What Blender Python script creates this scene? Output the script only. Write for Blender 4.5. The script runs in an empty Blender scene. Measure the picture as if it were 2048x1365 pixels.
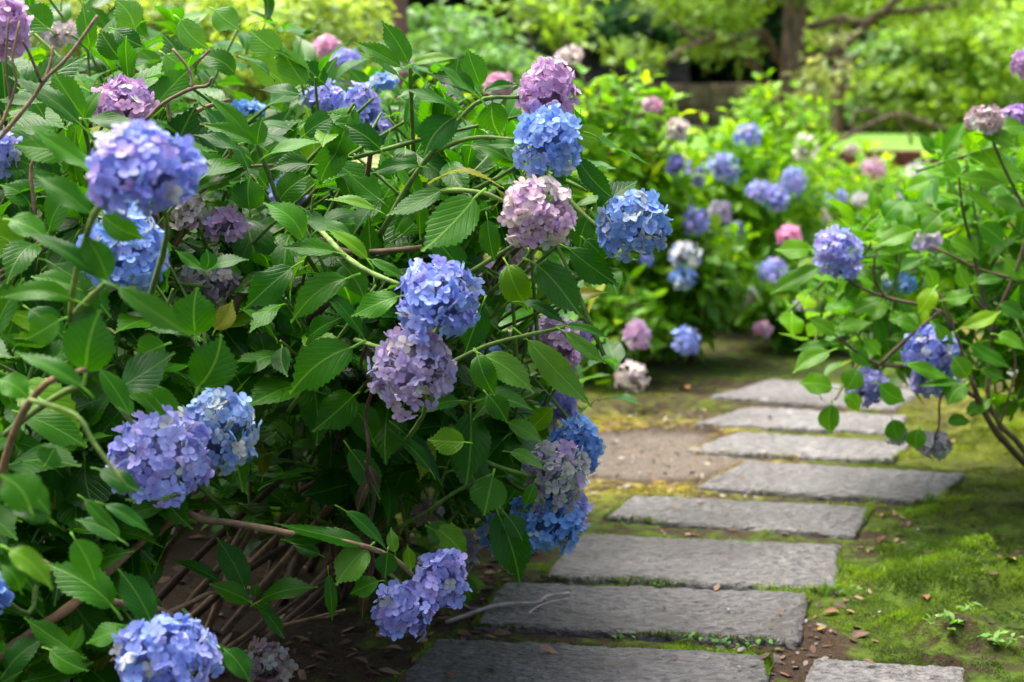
import bpy, math, random
import numpy as np
from mathutils import Vector, Matrix

random.seed(7)
rng = np.random.default_rng(7)
scene = bpy.context.scene
C = scene.collection

# ------------------------------------------------------------------ camera
FPX, HOR, CAMH = 3200.0, 170.0, 1.5          # focal length in photo pixels, horizon row, eye height
PITCH = math.atan((682.5 - HOR) / FPX)
cam_data = bpy.data.cameras.new('camera')
cam_data.sensor_width = 36.0
cam_data.lens = FPX / 2048 * 36.0
cam_data.clip_start = 0.05
cam_data.clip_end = 500
cam_data.dof.use_dof = True
cam_data.dof.focus_distance = 3.48
cam_data.dof.aperture_fstop = 2.9
cam = bpy.data.objects.new('camera', cam_data)
C.objects.link(cam)
cam.location = (0, 0, CAMH)
cam.rotation_euler = (math.pi / 2 - PITCH, 0, 0)
scene.camera = cam

# ------------------------------------------------------------------ light
SUN_EL, SUN_AZ = math.radians(70), math.radians(-50)     # azimuth measured from +Y towards +X
world = bpy.data.worlds.new('World')
scene.world = world
world.use_nodes = True
wn = world.node_tree
wn.nodes.clear()
sky = wn.nodes.new('ShaderNodeTexSky')
sky.sky_type = 'NISHITA'
sky.sun_disc = False
sky.sun_elevation = SUN_EL
sky.sun_rotation = SUN_AZ
sky.air_density = 0.6
sky.dust_density = 8.0
sky.ozone_density = 1.0
bg = wn.nodes.new('ShaderNodeBackground')
bg.inputs['Strength'].default_value = 0.115
wo = wn.nodes.new('ShaderNodeOutputWorld')
wn.links.new(sky.outputs[0], bg.inputs['Color'])
wn.links.new(bg.outputs[0], wo.inputs['Surface'])
sd = bpy.data.lights.new('sun', 'SUN')
sd.energy = 1.5
sd.angle = math.radians(45)
sd.color = (1.0, 0.96, 0.9)
sun = bpy.data.objects.new('sun', sd)
C.objects.link(sun)
sv = Vector((math.sin(SUN_AZ) * math.cos(SUN_EL), math.cos(SUN_AZ) * math.cos(SUN_EL), math.sin(SUN_EL)))
sun.rotation_euler = sv.to_track_quat('Z', 'Y').to_euler()
sun.location = sv * 60
scene.view_settings.view_transform = 'Standard'
scene.view_settings.look = 'None'
scene.view_settings.gamma = 1.0
scene.view_settings.use_curve_mapping = False
scene.view_settings.exposure = 1.98
scene.cycles.max_bounces = 7
scene.cycles.transparent_max_bounces = 8

# ------------------------------------------------------------------ helpers
CP, SP = math.cos(PITCH), math.sin(PITCH)
FWD, UPV = Vector((0, CP, -SP)), Vector((0, SP, CP))
CAMP = Vector((0, 0, CAMH))


def pt(px, py, Z):
    """a photo pixel at depth Z (metres) as a world point"""
    return CAMP + FWD * Z + Vector((1, 0, 0)) * ((px - 1024) / FPX * Z) + UPV * ((682.5 - py) / FPX * Z)


def gp(px, py, h=0.0):
    """a photo pixel on the level z = h"""
    d = FWD + Vector((1, 0, 0)) * ((px - 1024) / FPX) + UPV * ((682.5 - py) / FPX)
    return CAMP + d * ((h - CAMH) / d.z)


def proj(p):
    q = Vector(p) - CAMP
    z = q.dot(FWD)
    return 1024 + q.x / max(z, 1e-3) * FPX, 682.5 - q.dot(UPV) / max(z, 1e-3) * FPX, z


def _hash(ix, iy):
    h = (ix.astype(np.int64) * 374761393 + iy.astype(np.int64) * 668265263) & 0x7fffffff
    h = ((h ^ (h >> 13)) * 1274126177) & 0x7fffffff
    return ((h ^ (h >> 16)) & 0xffff) / 65535.0


def vnoise(x, y):
    x, y = np.asarray(x, float), np.asarray(y, float)
    ix, iy = np.floor(x), np.floor(y)
    fx, fy = x - ix, y - iy
    fx, fy = fx * fx * (3 - 2 * fx), fy * fy * (3 - 2 * fy)
    a, b = _hash(ix, iy), _hash(ix + 1, iy)
    c, d = _hash(ix, iy + 1), _hash(ix + 1, iy + 1)
    return (a * (1 - fx) + b * fx) * (1 - fy) + (c * (1 - fx) + d * fx) * fy


def fbm(x, y, o=4):
    s, a, t = 0, 1.0, 0
    for k in range(o):
        s = s + a * vnoise(np.asarray(x) * 2 ** k + 17.3 * k, np.asarray(y) * 2 ** k + 9.1 * k)
        t += a
        a *= 0.5
    return s / t


def smooth(a, b, x):
    t = np.clip((np.asarray(x, float) - a) / (b - a), 0, 1)
    return t * t * (3 - 2 * t)


def mesh(name, v, faces, mats, attrs=None, shade=True):
    """one mesh datablock; faces = list of tuples or an (n,k) array; attrs = {name: (n,3) or (n,4) per-vertex}"""
    me = bpy.data.meshes.new(name)
    v = np.asarray(v, np.float32).reshape(-1, 3)
    if isinstance(faces, np.ndarray):
        n, k = faces.shape
        me.vertices.add(len(v))
        me.vertices.foreach_set('co', v.ravel())
        me.loops.add(n * k)
        me.loops.foreach_set('vertex_index', faces.astype(np.int32).ravel())
        me.polygons.add(n)
        me.polygons.foreach_set('loop_start', np.arange(0, n * k, k, dtype=np.int32))
        me.update(calc_edges=True)
    else:
        me.from_pydata(v.tolist(), [], faces)
        me.update()
    if shade:
        me.polygons.foreach_set('use_smooth', np.ones(len(me.polygons), bool))
    for an, av in (attrs or {}).items():
        av = np.asarray(av, np.float32)
        if av.shape[1] == 4:
            at = me.attributes.new(an, 'FLOAT_COLOR', 'POINT')
            at.data.foreach_set('color', av.ravel())
        else:
            at = me.attributes.new(an, 'FLOAT_VECTOR', 'POINT')
            at.data.foreach_set('vector', av.ravel())
    for m in (mats if isinstance(mats, (list, tuple)) else [mats]):
        me.materials.append(m)
    return me


def obj(name, me, parent=None, M=None, color=None, **props):
    o = bpy.data.objects.new(name, me)
    C.objects.link(o)
    if parent is not None:
        o.parent = parent
    if M is not None:
        if isinstance(M, Matrix):
            o.matrix_local = M
        else:
            o.location = M
    if color is not None:
        o.color = (*color[:3], 1)
    for k, val in props.items():
        o[k] = val
    return o


def tube(pts, radii, sides=6):
    """tapered tube through points -> verts, quads"""
    P = [Vector(p) for p in pts]
    V, F = [], []
    ref = None
    for i, p in enumerate(P):
        t = (P[min(i + 1, len(P) - 1)] - P[max(i - 1, 0)])
        t = t.normalized() if t.length > 1e-9 else Vector((0, 0, 1))
        if ref is None:
            ref = t.orthogonal().normalized()
        ref = (ref - t * ref.dot(t)).normalized()
        b = t.cross(ref)
        for s in range(sides):
            a = 2 * math.pi * s / sides
            V.append(p + (ref * math.cos(a) + b * math.sin(a)) * radii[i])
    n = len(P)
    for i in range(n - 1):
        for s in range(sides):
            s2 = (s + 1) % sides
            F.append((i * sides + s, i * sides + s2, (i + 1) * sides + s2, (i + 1) * sides + s))
    F.append(tuple(range(sides))[::-1])
    F.append(tuple((n - 1) * sides + s for s in range(sides)))
    return V, F


def join(parts):
    V, F = [], []
    for v, f in parts:
        k = len(V)
        V += list(v)
        F += [tuple(i + k for i in q) for q in f]
    return V, F


def spline(ctrl, n):
    """Catmull-Rom through control points"""
    P = [Vector(c) for c in ctrl]
    P = [P[0] * 2 - P[1]] + P + [P[-1] * 2 - P[-2]]
    out = []
    segs = len(P) - 3
    for k in range(n):
        t = k / (n - 1) * segs
        i = min(int(t), segs - 1)
        t -= i
        a, b, c, d = P[i:i + 4]
        out.append(0.5 * ((2 * b) + (c - a) * t + (2 * a - 5 * b + 4 * c - d) * t * t + (3 * b - a - 3 * c + d) * t ** 3))
    return out


# ------------------------------------------------------------------ materials
class NT:
    def __init__(s, name):
        s.m = bpy.data.materials.new(name)
        s.m.use_nodes = True
        s.t = s.m.node_tree
        s.t.nodes.clear()
        s.out = s.t.nodes.new('ShaderNodeOutputMaterial')

    def n(s, typ, **kw):
        nd = s.t.nodes.new(typ)
        for k, v in kw.items():
            setattr(nd, k, v)
        return nd

    def l(s, a, b):
        s.t.links.new(a, b)

    def val(s, sock, v):
        if isinstance(v, (int, float)):
            sock.default_value = v
        elif isinstance(v, (tuple, list)):
            sock.default_value = v if len(v) == len(sock.default_value) else (*v, 1)
        else:
            s.l(v, sock)

    def math(s, op, a, b=0.0, c=0.0, clamp=False):
        nd = s.n('ShaderNodeMath', operation=op, use_clamp=clamp)
        for i, v in enumerate((a, b, c)):
            s.val(nd.inputs[i], v)
        return nd.outputs[0]

    def mix(s, f, a, b, blend='MIX'):
        nd = s.n('ShaderNodeMix', data_type='RGBA', blend_type=blend)
        s.val(nd.inputs[0], f)
        s.val(nd.inputs[6], a)
        s.val(nd.inputs[7], b)
        return nd.outputs[2]

    def ramp(s, x, lo, hi):
        nd = s.n('ShaderNodeMapRange', interpolation_type='SMOOTHSTEP')
        s.val(nd.inputs[0], x)
        nd.inputs[1].default_value, nd.inputs[2].default_value = lo, hi
        return nd.outputs[0]

    def noise(s, vec, scale, detail=3, rough=0.5):
        nd = s.n('ShaderNodeTexNoise')
        if vec is not None:
            s.l(vec, nd.inputs['Vector'])
        nd.inputs['Scale'].default_value = scale
        nd.inputs['Detail'].default_value = detail
        nd.inputs['Roughness'].default_value = rough
        return nd.outputs['Fac']

    def bump(s, h, strength, dist, prev=None):
        nd = s.n('ShaderNodeBump')
        nd.inputs['Strength'].default_value = strength
        nd.inputs['Distance'].default_value = dist
        s.l(h, nd.inputs['Height'])
        if prev is not None:
            s.l(prev, nd.inputs['Normal'])
        return nd.outputs[0]

    def bsdf(s, col, rough=0.5, normal=None, spec=0.5, **kw):
        nd = s.n('ShaderNodeBsdfPrincipled')
        s.val(nd.inputs['Base Color'], col)
        s.val(nd.inputs['Roughness'], rough)
        s.val(nd.inputs['Specular IOR Level'], spec)
        if normal is not None:
            s.l(normal, nd.inputs['Normal'])
        return nd.outputs[0]

    def done(s, sh):
        s.l(sh, s.out.inputs['Surface'])
        return s.m


def tint_source(t, per_object):
    if per_object:
        return t.n('ShaderNodeObjectInfo').outputs['Color']
    return t.n('ShaderNodeAttribute', attribute_name='tint').outputs['Color']


def leaf_material(name, per_object, transl=0.36, rough=0.22):
    t = NT(name)
    tint = tint_source(t, per_object)
    at = t.n('ShaderNodeAttribute', attribute_name='luv')
    sep = t.n('ShaderNodeSeparateXYZ')
    t.l(at.outputs['Vector'], sep.inputs[0])
    u, v, w = sep.outputs
    au = t.math('ABSOLUTE', u)
    across = t.math('MULTIPLY', au, w)
    mid = t.math('SUBTRACT', 1.0, t.ramp(across, 0.006, 0.017))
    # pinnate side veins, curving towards the tip
    ph = t.math('SUBTRACT', t.math('MULTIPLY', v, 7.5), t.math('MULTIPLY', t.math('POWER', across, 0.85), 10.5))
    fr = t.math('ABSOLUTE', t.math('SUBTRACT', t.math('FRACT', ph), 0.5))
    side = t.math('SUBTRACT', 1.0, t.ramp(fr, 0.02, 0.075))
    vein = t.math('MULTIPLY', side, t.math('SUBTRACT', 1.0, t.math('MULTIPLY', au, 0.7)))
    pet = t.math('LESS_THAN', v, -0.01)
    tc = t.n('ShaderNodeTexCoord').outputs['Object']
    nz = t.noise(tc, 5.0 if per_object else 40.0, 4)
    fine = t.noise(at.outputs['Vector'], 26.0, 3, 0.6)
    c = t.mix(t.math('MULTIPLY', t.ramp(nz, 0.3, 0.75), 0.45), tint, t.mix(1.0, tint, (0.6, 0.74, 0.5), 'MULTIPLY'))
    pale = t.mix(1.0, tint, (0.10, 0.14, 0.05), 'ADD')
    c = t.mix(t.math('MULTIPLY', vein, 0.2), c, pale)
    c = t.mix(t.math('MULTIPLY', mid, 0.7), c, t.mix(1.0, tint, (0.09, 0.16, 0.03), 'ADD'))
    # a few brown specks near the margin
    sp = t.math('MULTIPLY', t.ramp(t.noise(at.outputs['Vector'], 7.0, 2), 0.70, 0.74), t.ramp(au, 0.3, 0.9))
    c = t.mix(t.math('MULTIPLY', sp, 0.7), c, (0.10, 0.06, 0.02))
    c = t.mix(pet, c, t.mix(1.0, tint, (0.16, 0.25, 0.05), 'ADD'))
    hgt = t.math('ADD', t.math('MULTIPLY', t.ramp(fr, 0.0, 0.22), 0.5), t.math('MULTIPLY', fine, 0.5))
    hgt = t.math('SUBTRACT', hgt, t.math('MULTIPLY', mid, 0.7))
    nrm = t.bump(hgt, 0.24, 0.0012 if not per_object else 0.006)
    rg = t.math('ADD', rough - 0.06, t.math('MULTIPLY', nz, 0.16))
    b = t.bsdf(c, rg, nrm, 0.17)
    tr = t.n('ShaderNodeBsdfTranslucent')
    t.l(t.mix(1.0, c, (2.3, 2.1, 0.35), 'MULTIPLY'), tr.inputs['Color'])
    t.l(nrm, tr.inputs['Normal'])
    mx = t.n('ShaderNodeMixShader')
    mx.inputs[0].default_value = transl
    t.l(b, mx.inputs[1])
    t.l(tr.outputs[0], mx.inputs[2])
    return t.done(mx.outputs[0])


def petal_material(name, per_object):
    t = NT(name)
    tint = tint_source(t, per_object)
    at = t.n('ShaderNodeAttribute', attribute_name='luv')
    sep = t.n('ShaderNodeSeparateXYZ')
    t.l(at.outputs['Vector'], sep.inputs[0])
    r, a, eye = sep.outputs
    nz = t.noise(at.outputs['Vector'], 3.0, 2)
    c = t.mix(t.math('MULTIPLY', t.math('SUBTRACT', 1.0, t.ramp(r, 0.05, 0.6)), 0.35), tint, t.mix(1.0, tint, (1.0, 0.62, 0.9), 'MULTIPLY'))
    c = t.mix(t.math('MULTIPLY', t.ramp(r, 0.5, 1.0), 0.4), c, t.mix(1.0, tint, (0.13, 0.12, 0.07), 'ADD'))
    c = t.mix(t.math('MULTIPLY', t.ramp(nz, 0.4, 0.7), 0.15), c, (0.55, 0.55, 0.65))
    c = t.mix(eye, c, (0.16, 0.13, 0.32))
    vn = t.math('SINE', t.math('MULTIPLY', a, 60.0))
    nrm = t.bump(vn, 0.12, 0.0008)
    b = t.bsdf(c, 0.6, nrm, 0.25)
    tr = t.n('ShaderNodeBsdfTranslucent')
    t.l(c, tr.inputs['Color'])
    mx = t.n('ShaderNodeMixShader')
    mx.inputs[0].default_value = 0.3
    t.l(b, mx.inputs[1])
    t.l(tr.outputs[0], mx.inputs[2])
    return t.done(mx.outputs[0])


def stem_material():
    t = NT('stem')
    tint = t.n('ShaderNodeObjectInfo').outputs['Color']
    tc = t.n('ShaderNodeTexCoord').outputs['Object']
    n1 = t.noise(tc, 45.0, 4, 0.65)
    n2 = t.noise(tc, 9.0, 2)
    c = t.mix(t.ramp(n1, 0.35, 0.7), t.mix(1.0, tint, (0.55, 0.55, 0.55), 'MULTIPLY'), tint)
    c = t.mix(t.math('MULTIPLY', t.ramp(n2, 0.45, 0.75), 0.4), c, t.mix(1.0, tint, (1.5, 1.35, 1.2), 'MULTIPLY'))
    return t.done(t.bsdf(c, 0.75, t.bump(n1, 0.6, 0.004), 0.3))


def bark_material():
    t = NT('bark')
    tc = t.n('ShaderNodeTexCoord').outputs['Object']
    mp = t.n('ShaderNodeMapping')
    mp.inputs['Scale'].default_value = (1, 1, 0.22)
    t.l(tc, mp.inputs[0])
    n1 = t.noise(mp.outputs[0], 30.0, 5, 0.65)
    n2 = t.noise(tc, 3.0, 3)
    c = t.mix(t.ramp(n1, 0.35, 0.68), (0.06, 0.044, 0.032), (0.24, 0.18, 0.13))
    c = t.mix(t.math('MULTIPLY', t.ramp(n2, 0.5, 0.7), 0.5), c, (0.10, 0.12, 0.06))
    return t.done(t.bsdf(c, 0.9, t.bump(n1, 0.9, 0.02), 0.2))


def small_leaf_material(name='tree_leaf', transl=0.38):
    t = NT(name)
    tint = t.n('ShaderNodeAttribute', attribute_name='tint').outputs['Color']
    b = t.bsdf(tint, 0.45, None, 0.4)
    tr = t.n('ShaderNodeBsdfTranslucent')
    t.l(t.mix(1.0, tint, (1.8, 1.65, 0.6), 'MULTIPLY'), tr.inputs['Color'])
    mx = t.n('ShaderNodeMixShader')
    mx.inputs[0].default_value = transl
    t.l(b, mx.inputs[1])
    t.l(tr.outputs[0], mx.inputs[2])
    return t.done(mx.outputs[0])


def slab_material():
    t = NT('granite_slab')
    tc = t.n('ShaderNodeTexCoord').outputs['Object']
    oi = t.n('ShaderNodeObjectInfo')
    off = t.n('ShaderNodeVectorMath', operation='ADD')
    t.l(tc, off.inputs[0])
    cmb = t.n('ShaderNodeCombineXYZ')
    t.l(t.math('MULTIPLY', oi.outputs['Random'], 37.0), cmb.inputs[0])
    t.l(cmb.outputs[0], off.inputs[1])
    vec = off.outputs[0]
    mp = t.n('ShaderNodeMapping')
    mp.inputs['Scale'].default_value = (0.75, 1.35, 1.0)
    t.l(vec, mp.inputs[0])
    chis = t.noise(mp.outputs[0], 40.0, 4, 0.6)
    grain = t.noise(vec, 260.0, 3, 0.7)
    blot = t.noise(vec, 5.0, 4, 0.6)
    dark = t.noise(vec, 60.0, 2, 0.5)
    c = t.mix(t.ramp(chis, 0.36, 0.64), (0.024, 0.0225, 0.021), (0.165, 0.158, 0.15))
    c = t.mix(t.math('MULTIPLY', t.ramp(grain, 0.35, 0.7), 0.5), c, (0.30, 0.298, 0.295))
    c = t.mix(t.math('MULTIPLY', t.ramp(blot, 0.5, 0.72), 0.5), c, (0.11, 0.095, 0.075))
    c = t.mix(t.math('MULTIPLY', t.ramp(t.noise(vec, 2.2, 4, 0.65), 0.42, 0.66), 0.6), c, (0.05, 0.047, 0.04))
    c = t.mix(t.math('MULTIPLY', t.ramp(t.noise(vec, 9.0, 4, 0.7), 0.6, 0.68), 0.55), c, (0.28, 0.28, 0.26))
    c = t.mix(t.math('MULTIPLY', t.ramp(t.noise(vec, 6.5, 5, 0.7), 0.60, 0.70), 0.5), c, (0.07, 0.085, 0.03))
    c = t.mix(t.ramp(dark, 0.76, 0.80), c, (0.02, 0.014, 0.01))
    c = t.mix(1.0, c, oi.outputs['Color'], 'MULTIPLY')
    nrm = t.bump(chis, 1.0, 0.035)
    nrm = t.bump(grain, 0.35, 0.004, nrm)
    rg = t.math('ADD', 0.34, t.math('MULTIPLY', grain, 0.3))
    return t.done(t.bsdf(c, rg, nrm, 0.45))


def ground_material():
    t = NT('mossy_soil')
    at = t.n('ShaderNodeAttribute', attribute_name='zone')
    sep = t.n('ShaderNodeSeparateColor')
    t.l(at.outputs['Color'], sep.inputs[0])
    moss, yel, grit = sep.outputs
    tc = t.n('ShaderNodeTexCoord').outputs['Object']
    n1 = t.noise(tc, 16.0, 5, 0.65)
    n2 = t.noise(tc, 120.0, 4, 0.7)
    n3 = t.noise(tc, 3.0, 4, 0.6)
    soil = t.mix(t.ramp(n2, 0.3, 0.7), (0.022, 0.015, 0.010), (0.075, 0.05, 0.03))
    soil = t.mix(grit, soil, t.mix(t.ramp(n2, 0.35, 0.7), (0.10, 0.082, 0.062), (0.27, 0.235, 0.19)))
    green = t.mix(t.ramp(n1, 0.3, 0.7), (0.02, 0.04, 0.005), (0.075, 0.13, 0.012))
    gold = t.mix(t.ramp(n1, 0.3, 0.7), (0.20, 0.17, 0.02), (0.34, 0.28, 0.05))
    mcol = t.mix(yel, green, gold)
    mcol = t.mix(t.math('MULTIPLY', t.ramp(n2, 0.45, 0.8), 0.4), mcol, (0.02, 0.03, 0.006))
    f = t.ramp(t.math('ADD', moss, t.math('MULTIPLY', t.math('SUBTRACT', t.math('ADD', t.math('MULTIPLY', n1, 0.7), t.math('MULTIPLY', n3, 0.3)), 0.5), 1.4)), 0.35, 0.6)
    c = t.mix(f, soil, mcol)
    h = t.math('ADD', n1, t.math('MULTIPLY', n2, 0.5))
    return t.done(t.bsdf(c, 0.95, t.bump(h, 0.9, 0.03), 0.15))


def plain_material(name, c1, c2, scale, rough=0.85, bump=0.4, dist=0.01, spec=0.3):
    t = NT(name)
    tc = t.n('ShaderNodeTexCoord').outputs['Object']
    n1 = t.noise(tc, scale, 5, 0.6)
    n2 = t.noise(tc, scale * 6, 3, 0.6)
    f = t.math('ADD', t.math('MULTIPLY', n1, 0.65), t.math('MULTIPLY', n2, 0.35))
    c = t.mix(t.ramp(f, 0.35, 0.65), c1, c2)
    return t.done(t.bsdf(c, rough, t.bump(f, bump, dist), spec))


def tint_material(name, rough=0.8):
    t = NT(name)
    at = t.n('ShaderNodeAttribute', attribute_name='tint')
    tc = t.n('ShaderNodeTexCoord').outputs['Object']
    n = t.noise(tc, 30.0, 3)
    c = t.mix(t.ramp(n, 0.3, 0.75), t.mix(1.0, at.outputs['Color'], (0.6, 0.6, 0.6), 'MULTIPLY'), at.outputs['Color'])
    return t.done(t.bsdf(c, rough, None, 0.25))


LEAF_O = leaf_material('hydrangea_leaf', True)
LEAF_M = leaf_material('hydrangea_foliage', False)
PETAL_O = petal_material('petal', True)
PETAL_M = petal_material('petal_cluster', False)
STEM = stem_material()
BARK = bark_material()
TLEAF = small_leaf_material()
SLAB = slab_material()
GROUND = ground_material()
TINT = tint_material('litter')
LAWN = plain_material('lawn_turf', (0.085, 0.21, 0.03), (0.16, 0.31, 0.05), 3.0, 0.95, 0.5, 0.02, 0.1)
HILLM = plain_material('woodland_floor', (0.02, 0.018, 0.01), (0.06, 0.05, 0.025), 1.2, 0.95, 0.8, 0.1, 0.1)
KERBM = plain_material('red_brown_kerb', (0.15, 0.055, 0.05), (0.25, 0.11, 0.10), 6.0, 0.8)
PALE = plain_material('pale_concrete', (0.30, 0.28, 0.25), (0.46, 0.44, 0.40), 4.0, 0.85)
STONE = plain_material('wall_stone', (0.05, 0.034, 0.022), (0.16, 0.115, 0.075), 5.0, 0.9, 0.8, 0.03)
DSTONE = plain_material('dark_wall_stone', (0.035, 0.03, 0.024), (0.10, 0.085, 0.065), 4.0, 0.9, 0.8, 0.03)
POSTM = plain_material('brown_painted_post', (0.13, 0.07, 0.06), (0.19, 0.11, 0.095), 8.0, 0.55, 0.1, 0.003)

# ------------------------------------------------------------------ ground
# slab corners in the photograph: back-left, back-right, front-right, front-left (top face, 45 mm above the soil)
SLAB_TOP = 0.045
SLABS = [
    ([(870, 1273), (1544, 1304), (1522, 1430), (755, 1405)], 'weathered grey granite slab beside the short slab, next to the lowest lavender bloom', 0.74),
    ([(1628, 1312), (1936, 1334), (1950, 1440), (1585, 1420)], 'short grey slab set alone beside the mossy bank, off the end of a longer slab', 1.0),
    ([(1002, 1163), (1619, 1182), (1601, 1279), (945, 1246)], 'grey granite slab with a dry forked twig lying on it', 0.80),
    ([(1163, 1065), (1683, 1087), (1676, 1178), (1082, 1151)], 'grey granite slab just behind the slab with the twig, below vivid blue blooms', 0.86),
    ([(1265, 988), (1747, 1011), (1711, 1068), (1207, 1033)], 'grey granite slab, second one behind the slab with the twig', 0.84),
    ([(1489, 919), (1930, 945), (1877, 1002), (1392, 972)], 'grey granite slab with a grass tuft at its corner, reaching furthest onto the bank', 1.02),
    ([(1480, 862), (1828, 884), (1786, 919), (1366, 900)], 'pale grey slab with a thick exposed front edge beside the bare gritty soil', 1.35),
    ([(1502, 811), (1815, 832), (1790, 864), (1388, 844)], 'pale grey slab under the hanging heart-shaped leaf of the hydrangea by the bank', 1.4),
    ([(1546, 757), (1850, 780), (1790, 818), (1421, 791)], 'pale grey slab at the far end of the row, where the path bends', 1.4),
    ([(1800, 742), (2075, 735), (2100, 778), (1790, 768)], 'pale slab beyond the bend, seen through the hydrangea twigs', 1.4),
]
slab_quads = [[gp(x, y, SLAB_TOP) for x, y in q] for q, _, _ in SLABS]


def in_quad(x, y, q, grow=0.0):
    """signed inside distance test (array) for convex quad in xy"""
    ins = np.full(np.shape(x), 1e9)
    for i in range(4):
        a, b = q[i], q[(i + 1) % 4]
        ex, ey = b.x - a.x, b.y - a.y
        L = math.hypot(ex, ey)
        d = -((np.asarray(x) - a.x) * ey - (np.asarray(y) - a.y) * ex) / L
        ins = np.minimum(ins, -d)
    return ins + grow


def slab_dist(x, y):
    d = np.full(np.shape(x), -1e9)
    for q in slab_quads:
        d = np.maximum(d, in_quad(x, y, q))
    return d            # > 0 inside a slab


def bank(x, y):
    """how far right of the path (mossy bank)"""
    edge = np.interp(y, [2, 3.6, 4.4, 4.8, 5.2, 5.8, 6.4, 7.5, 9], [0.55, 0.62, 0.80, 1.02, 1.18, 1.62, 1.60, 1.75, 2.2])
    return x - edge


def gheight(x, y):
    x, y = np.asarray(x, float), np.asarray(y, float)
    b = smooth(0.0, 0.5, bank(x, y)) * smooth(9.5, 6.5, y)
    h = 0.012 * (fbm(x * 6, y * 6, 3) - 0.5)
    h = h + b * (0.085 * smooth(0.38, 0.68, fbm(x * 4.2 + 5, y * 4.2, 3)) + 0.03 * fbm(x * 11, y * 11, 3) + 0.04 * np.clip(bank(x, y), 0, 2))
    # path bed: slabs stand 10-45 mm proud
    h = h + 0.014 * fbm(x * 2.3 + 3, y * 2.3, 2)
    sd_ = slab_dist(x, y)
    h = h + 0.020 * smooth(-0.35, -0.05, sd_) * (0.55 + 0.9 * fbm(x * 7, y * 7, 2))
    h = np.where(sd_ > 0.012, np.minimum(h, -0.02), h)
    return h


def gzones(x, y):
    x, y = np.asarray(x, float), np.asarray(y, float)
    b = smooth(-0.15, 0.2, bank(x, y))
    moss = 0.62 + 0.25 * (fbm(x * 2.5, y * 2.5, 3) - 0.5) * 2
    moss = moss * (0.8 + 0.2 * b)
    # under the left shrubs: bare litter
    us = smooth(-0.1, -0.9, x + 0.12 * (y - 4)) * smooth(9, 6, y)
    moss = moss - 0.30 * us
    # gritty bare patch left of the path
    g0 = gp(1262, 918)
    dd = np.hypot((x - g0.x) / 0.46, (y - g0.y) / 0.5) + 0.8 * (fbm(x * 4, y * 4, 3) - 0.5)
    gr = smooth(1.0, 0.6, dd)
    moss = moss * (1 - gr)
    far = smooth(8.8, 10.0, y)
    yel = smooth(1.9, 0.9, dd) * 0.9 + smooth(5.0, 7.0, y) * (1 - smooth(7.6, 8.2, y)) * 0.35 * fbm(x * 2, y * 2, 2) * 1.4 + far * 0.8
    gr = np.clip(gr + far * 0.6, 0, 1)
    moss = np.where(far > 0.5, 0.5, moss)
    yel = np.clip(yel + 0.15 * (fbm(x * 5, y * 5, 2) - 0.4), 0, 1)
    # gap soil at the end of the twig slab
    s0 = gp(1590, 1320)
    moss = moss - 0.5 * smooth(0.22, 0.08, np.hypot(x - s0.x, (y - s0.y) * 0.7))
    return np.clip(moss, 0, 1), yel, gr


def axis(lo, d0, d1, hi, step, far):
    a = list(np.arange(d0, d1, step))
    x, s = d0, step
    left = []
    while x > lo:
        s = min(s * 1.25, far)
        x -= s
        left.append(x)
    x, s = d1, step
    right = [x]
    while x < hi:
        s = min(s * 1.25, far)
        x += s
        right.append(x)
    return np.array(left[::-1] + a + right)


gx = axis(-90, -1.9, 2.9, 90, 0.024, 8)
gy = axis(-12, 3.4, 8.4, 110, 0.03, 8)
GX, GY = np.meshgrid(gx, gy)
GZ = gheight(GX, GY)
m_, y_, g_ = gzones(GX, GY)
nx, ny = len(gx), len(gy)
idx = np.arange(nx * ny).reshape(ny, nx)
quads = np.stack([idx[:-1, :-1], idx[:-1, 1:], idx[1:, 1:], idx[1:, :-1]], -1).reshape(-1, 4)
obj('ground', mesh('ground', np.stack([GX, GY, GZ], -1).reshape(-1, 3), quads, GROUND,
                   {'zone': np.stack([m_, y_, g_, np.ones_like(m_)], -1).reshape(-1, 4)}), kind='structure')

# terrace lawn with red-brown kerb, hill behind
LZ = 0.62


def box(x0, x1, y0, y1, z0, z1):
    v = [(x0, y0, z0), (x1, y0, z0), (x1, y1, z0), (x0, y1, z0), (x0, y0, z1), (x1, y0, z1), (x1, y1, z1), (x0, y1, z1)]
    f = [(0, 3, 2, 1), (4, 5, 6, 7), (0, 1, 5, 4), (1, 2, 6, 5), (2, 3, 7, 6), (3, 0, 4, 7)]
    return v, f


def bevel_box(x0, x1, y0, y1, z0, z1, b):
    """box with chamfered edges, slightly uneven"""
    import bmesh
    bm = bmesh.new()
    v, f = box(x0, x1, y0, y1, z0, z1)
    vs = [bm.verts.new(p) for p in v]
    for q in f:
        bm.faces.new([vs[i] for i in q])
    bmesh.ops.bevel(bm, geom=list(bm.edges), offset=b, segments=2, profile=0.6, affect='EDGES')
    V = [tuple(p.co) for p in bm.verts]
    bm.verts.index_update()
    F = [tuple(p.index for p in q.verts) for q in bm.faces]
    bm.free()
    return V, F


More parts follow.
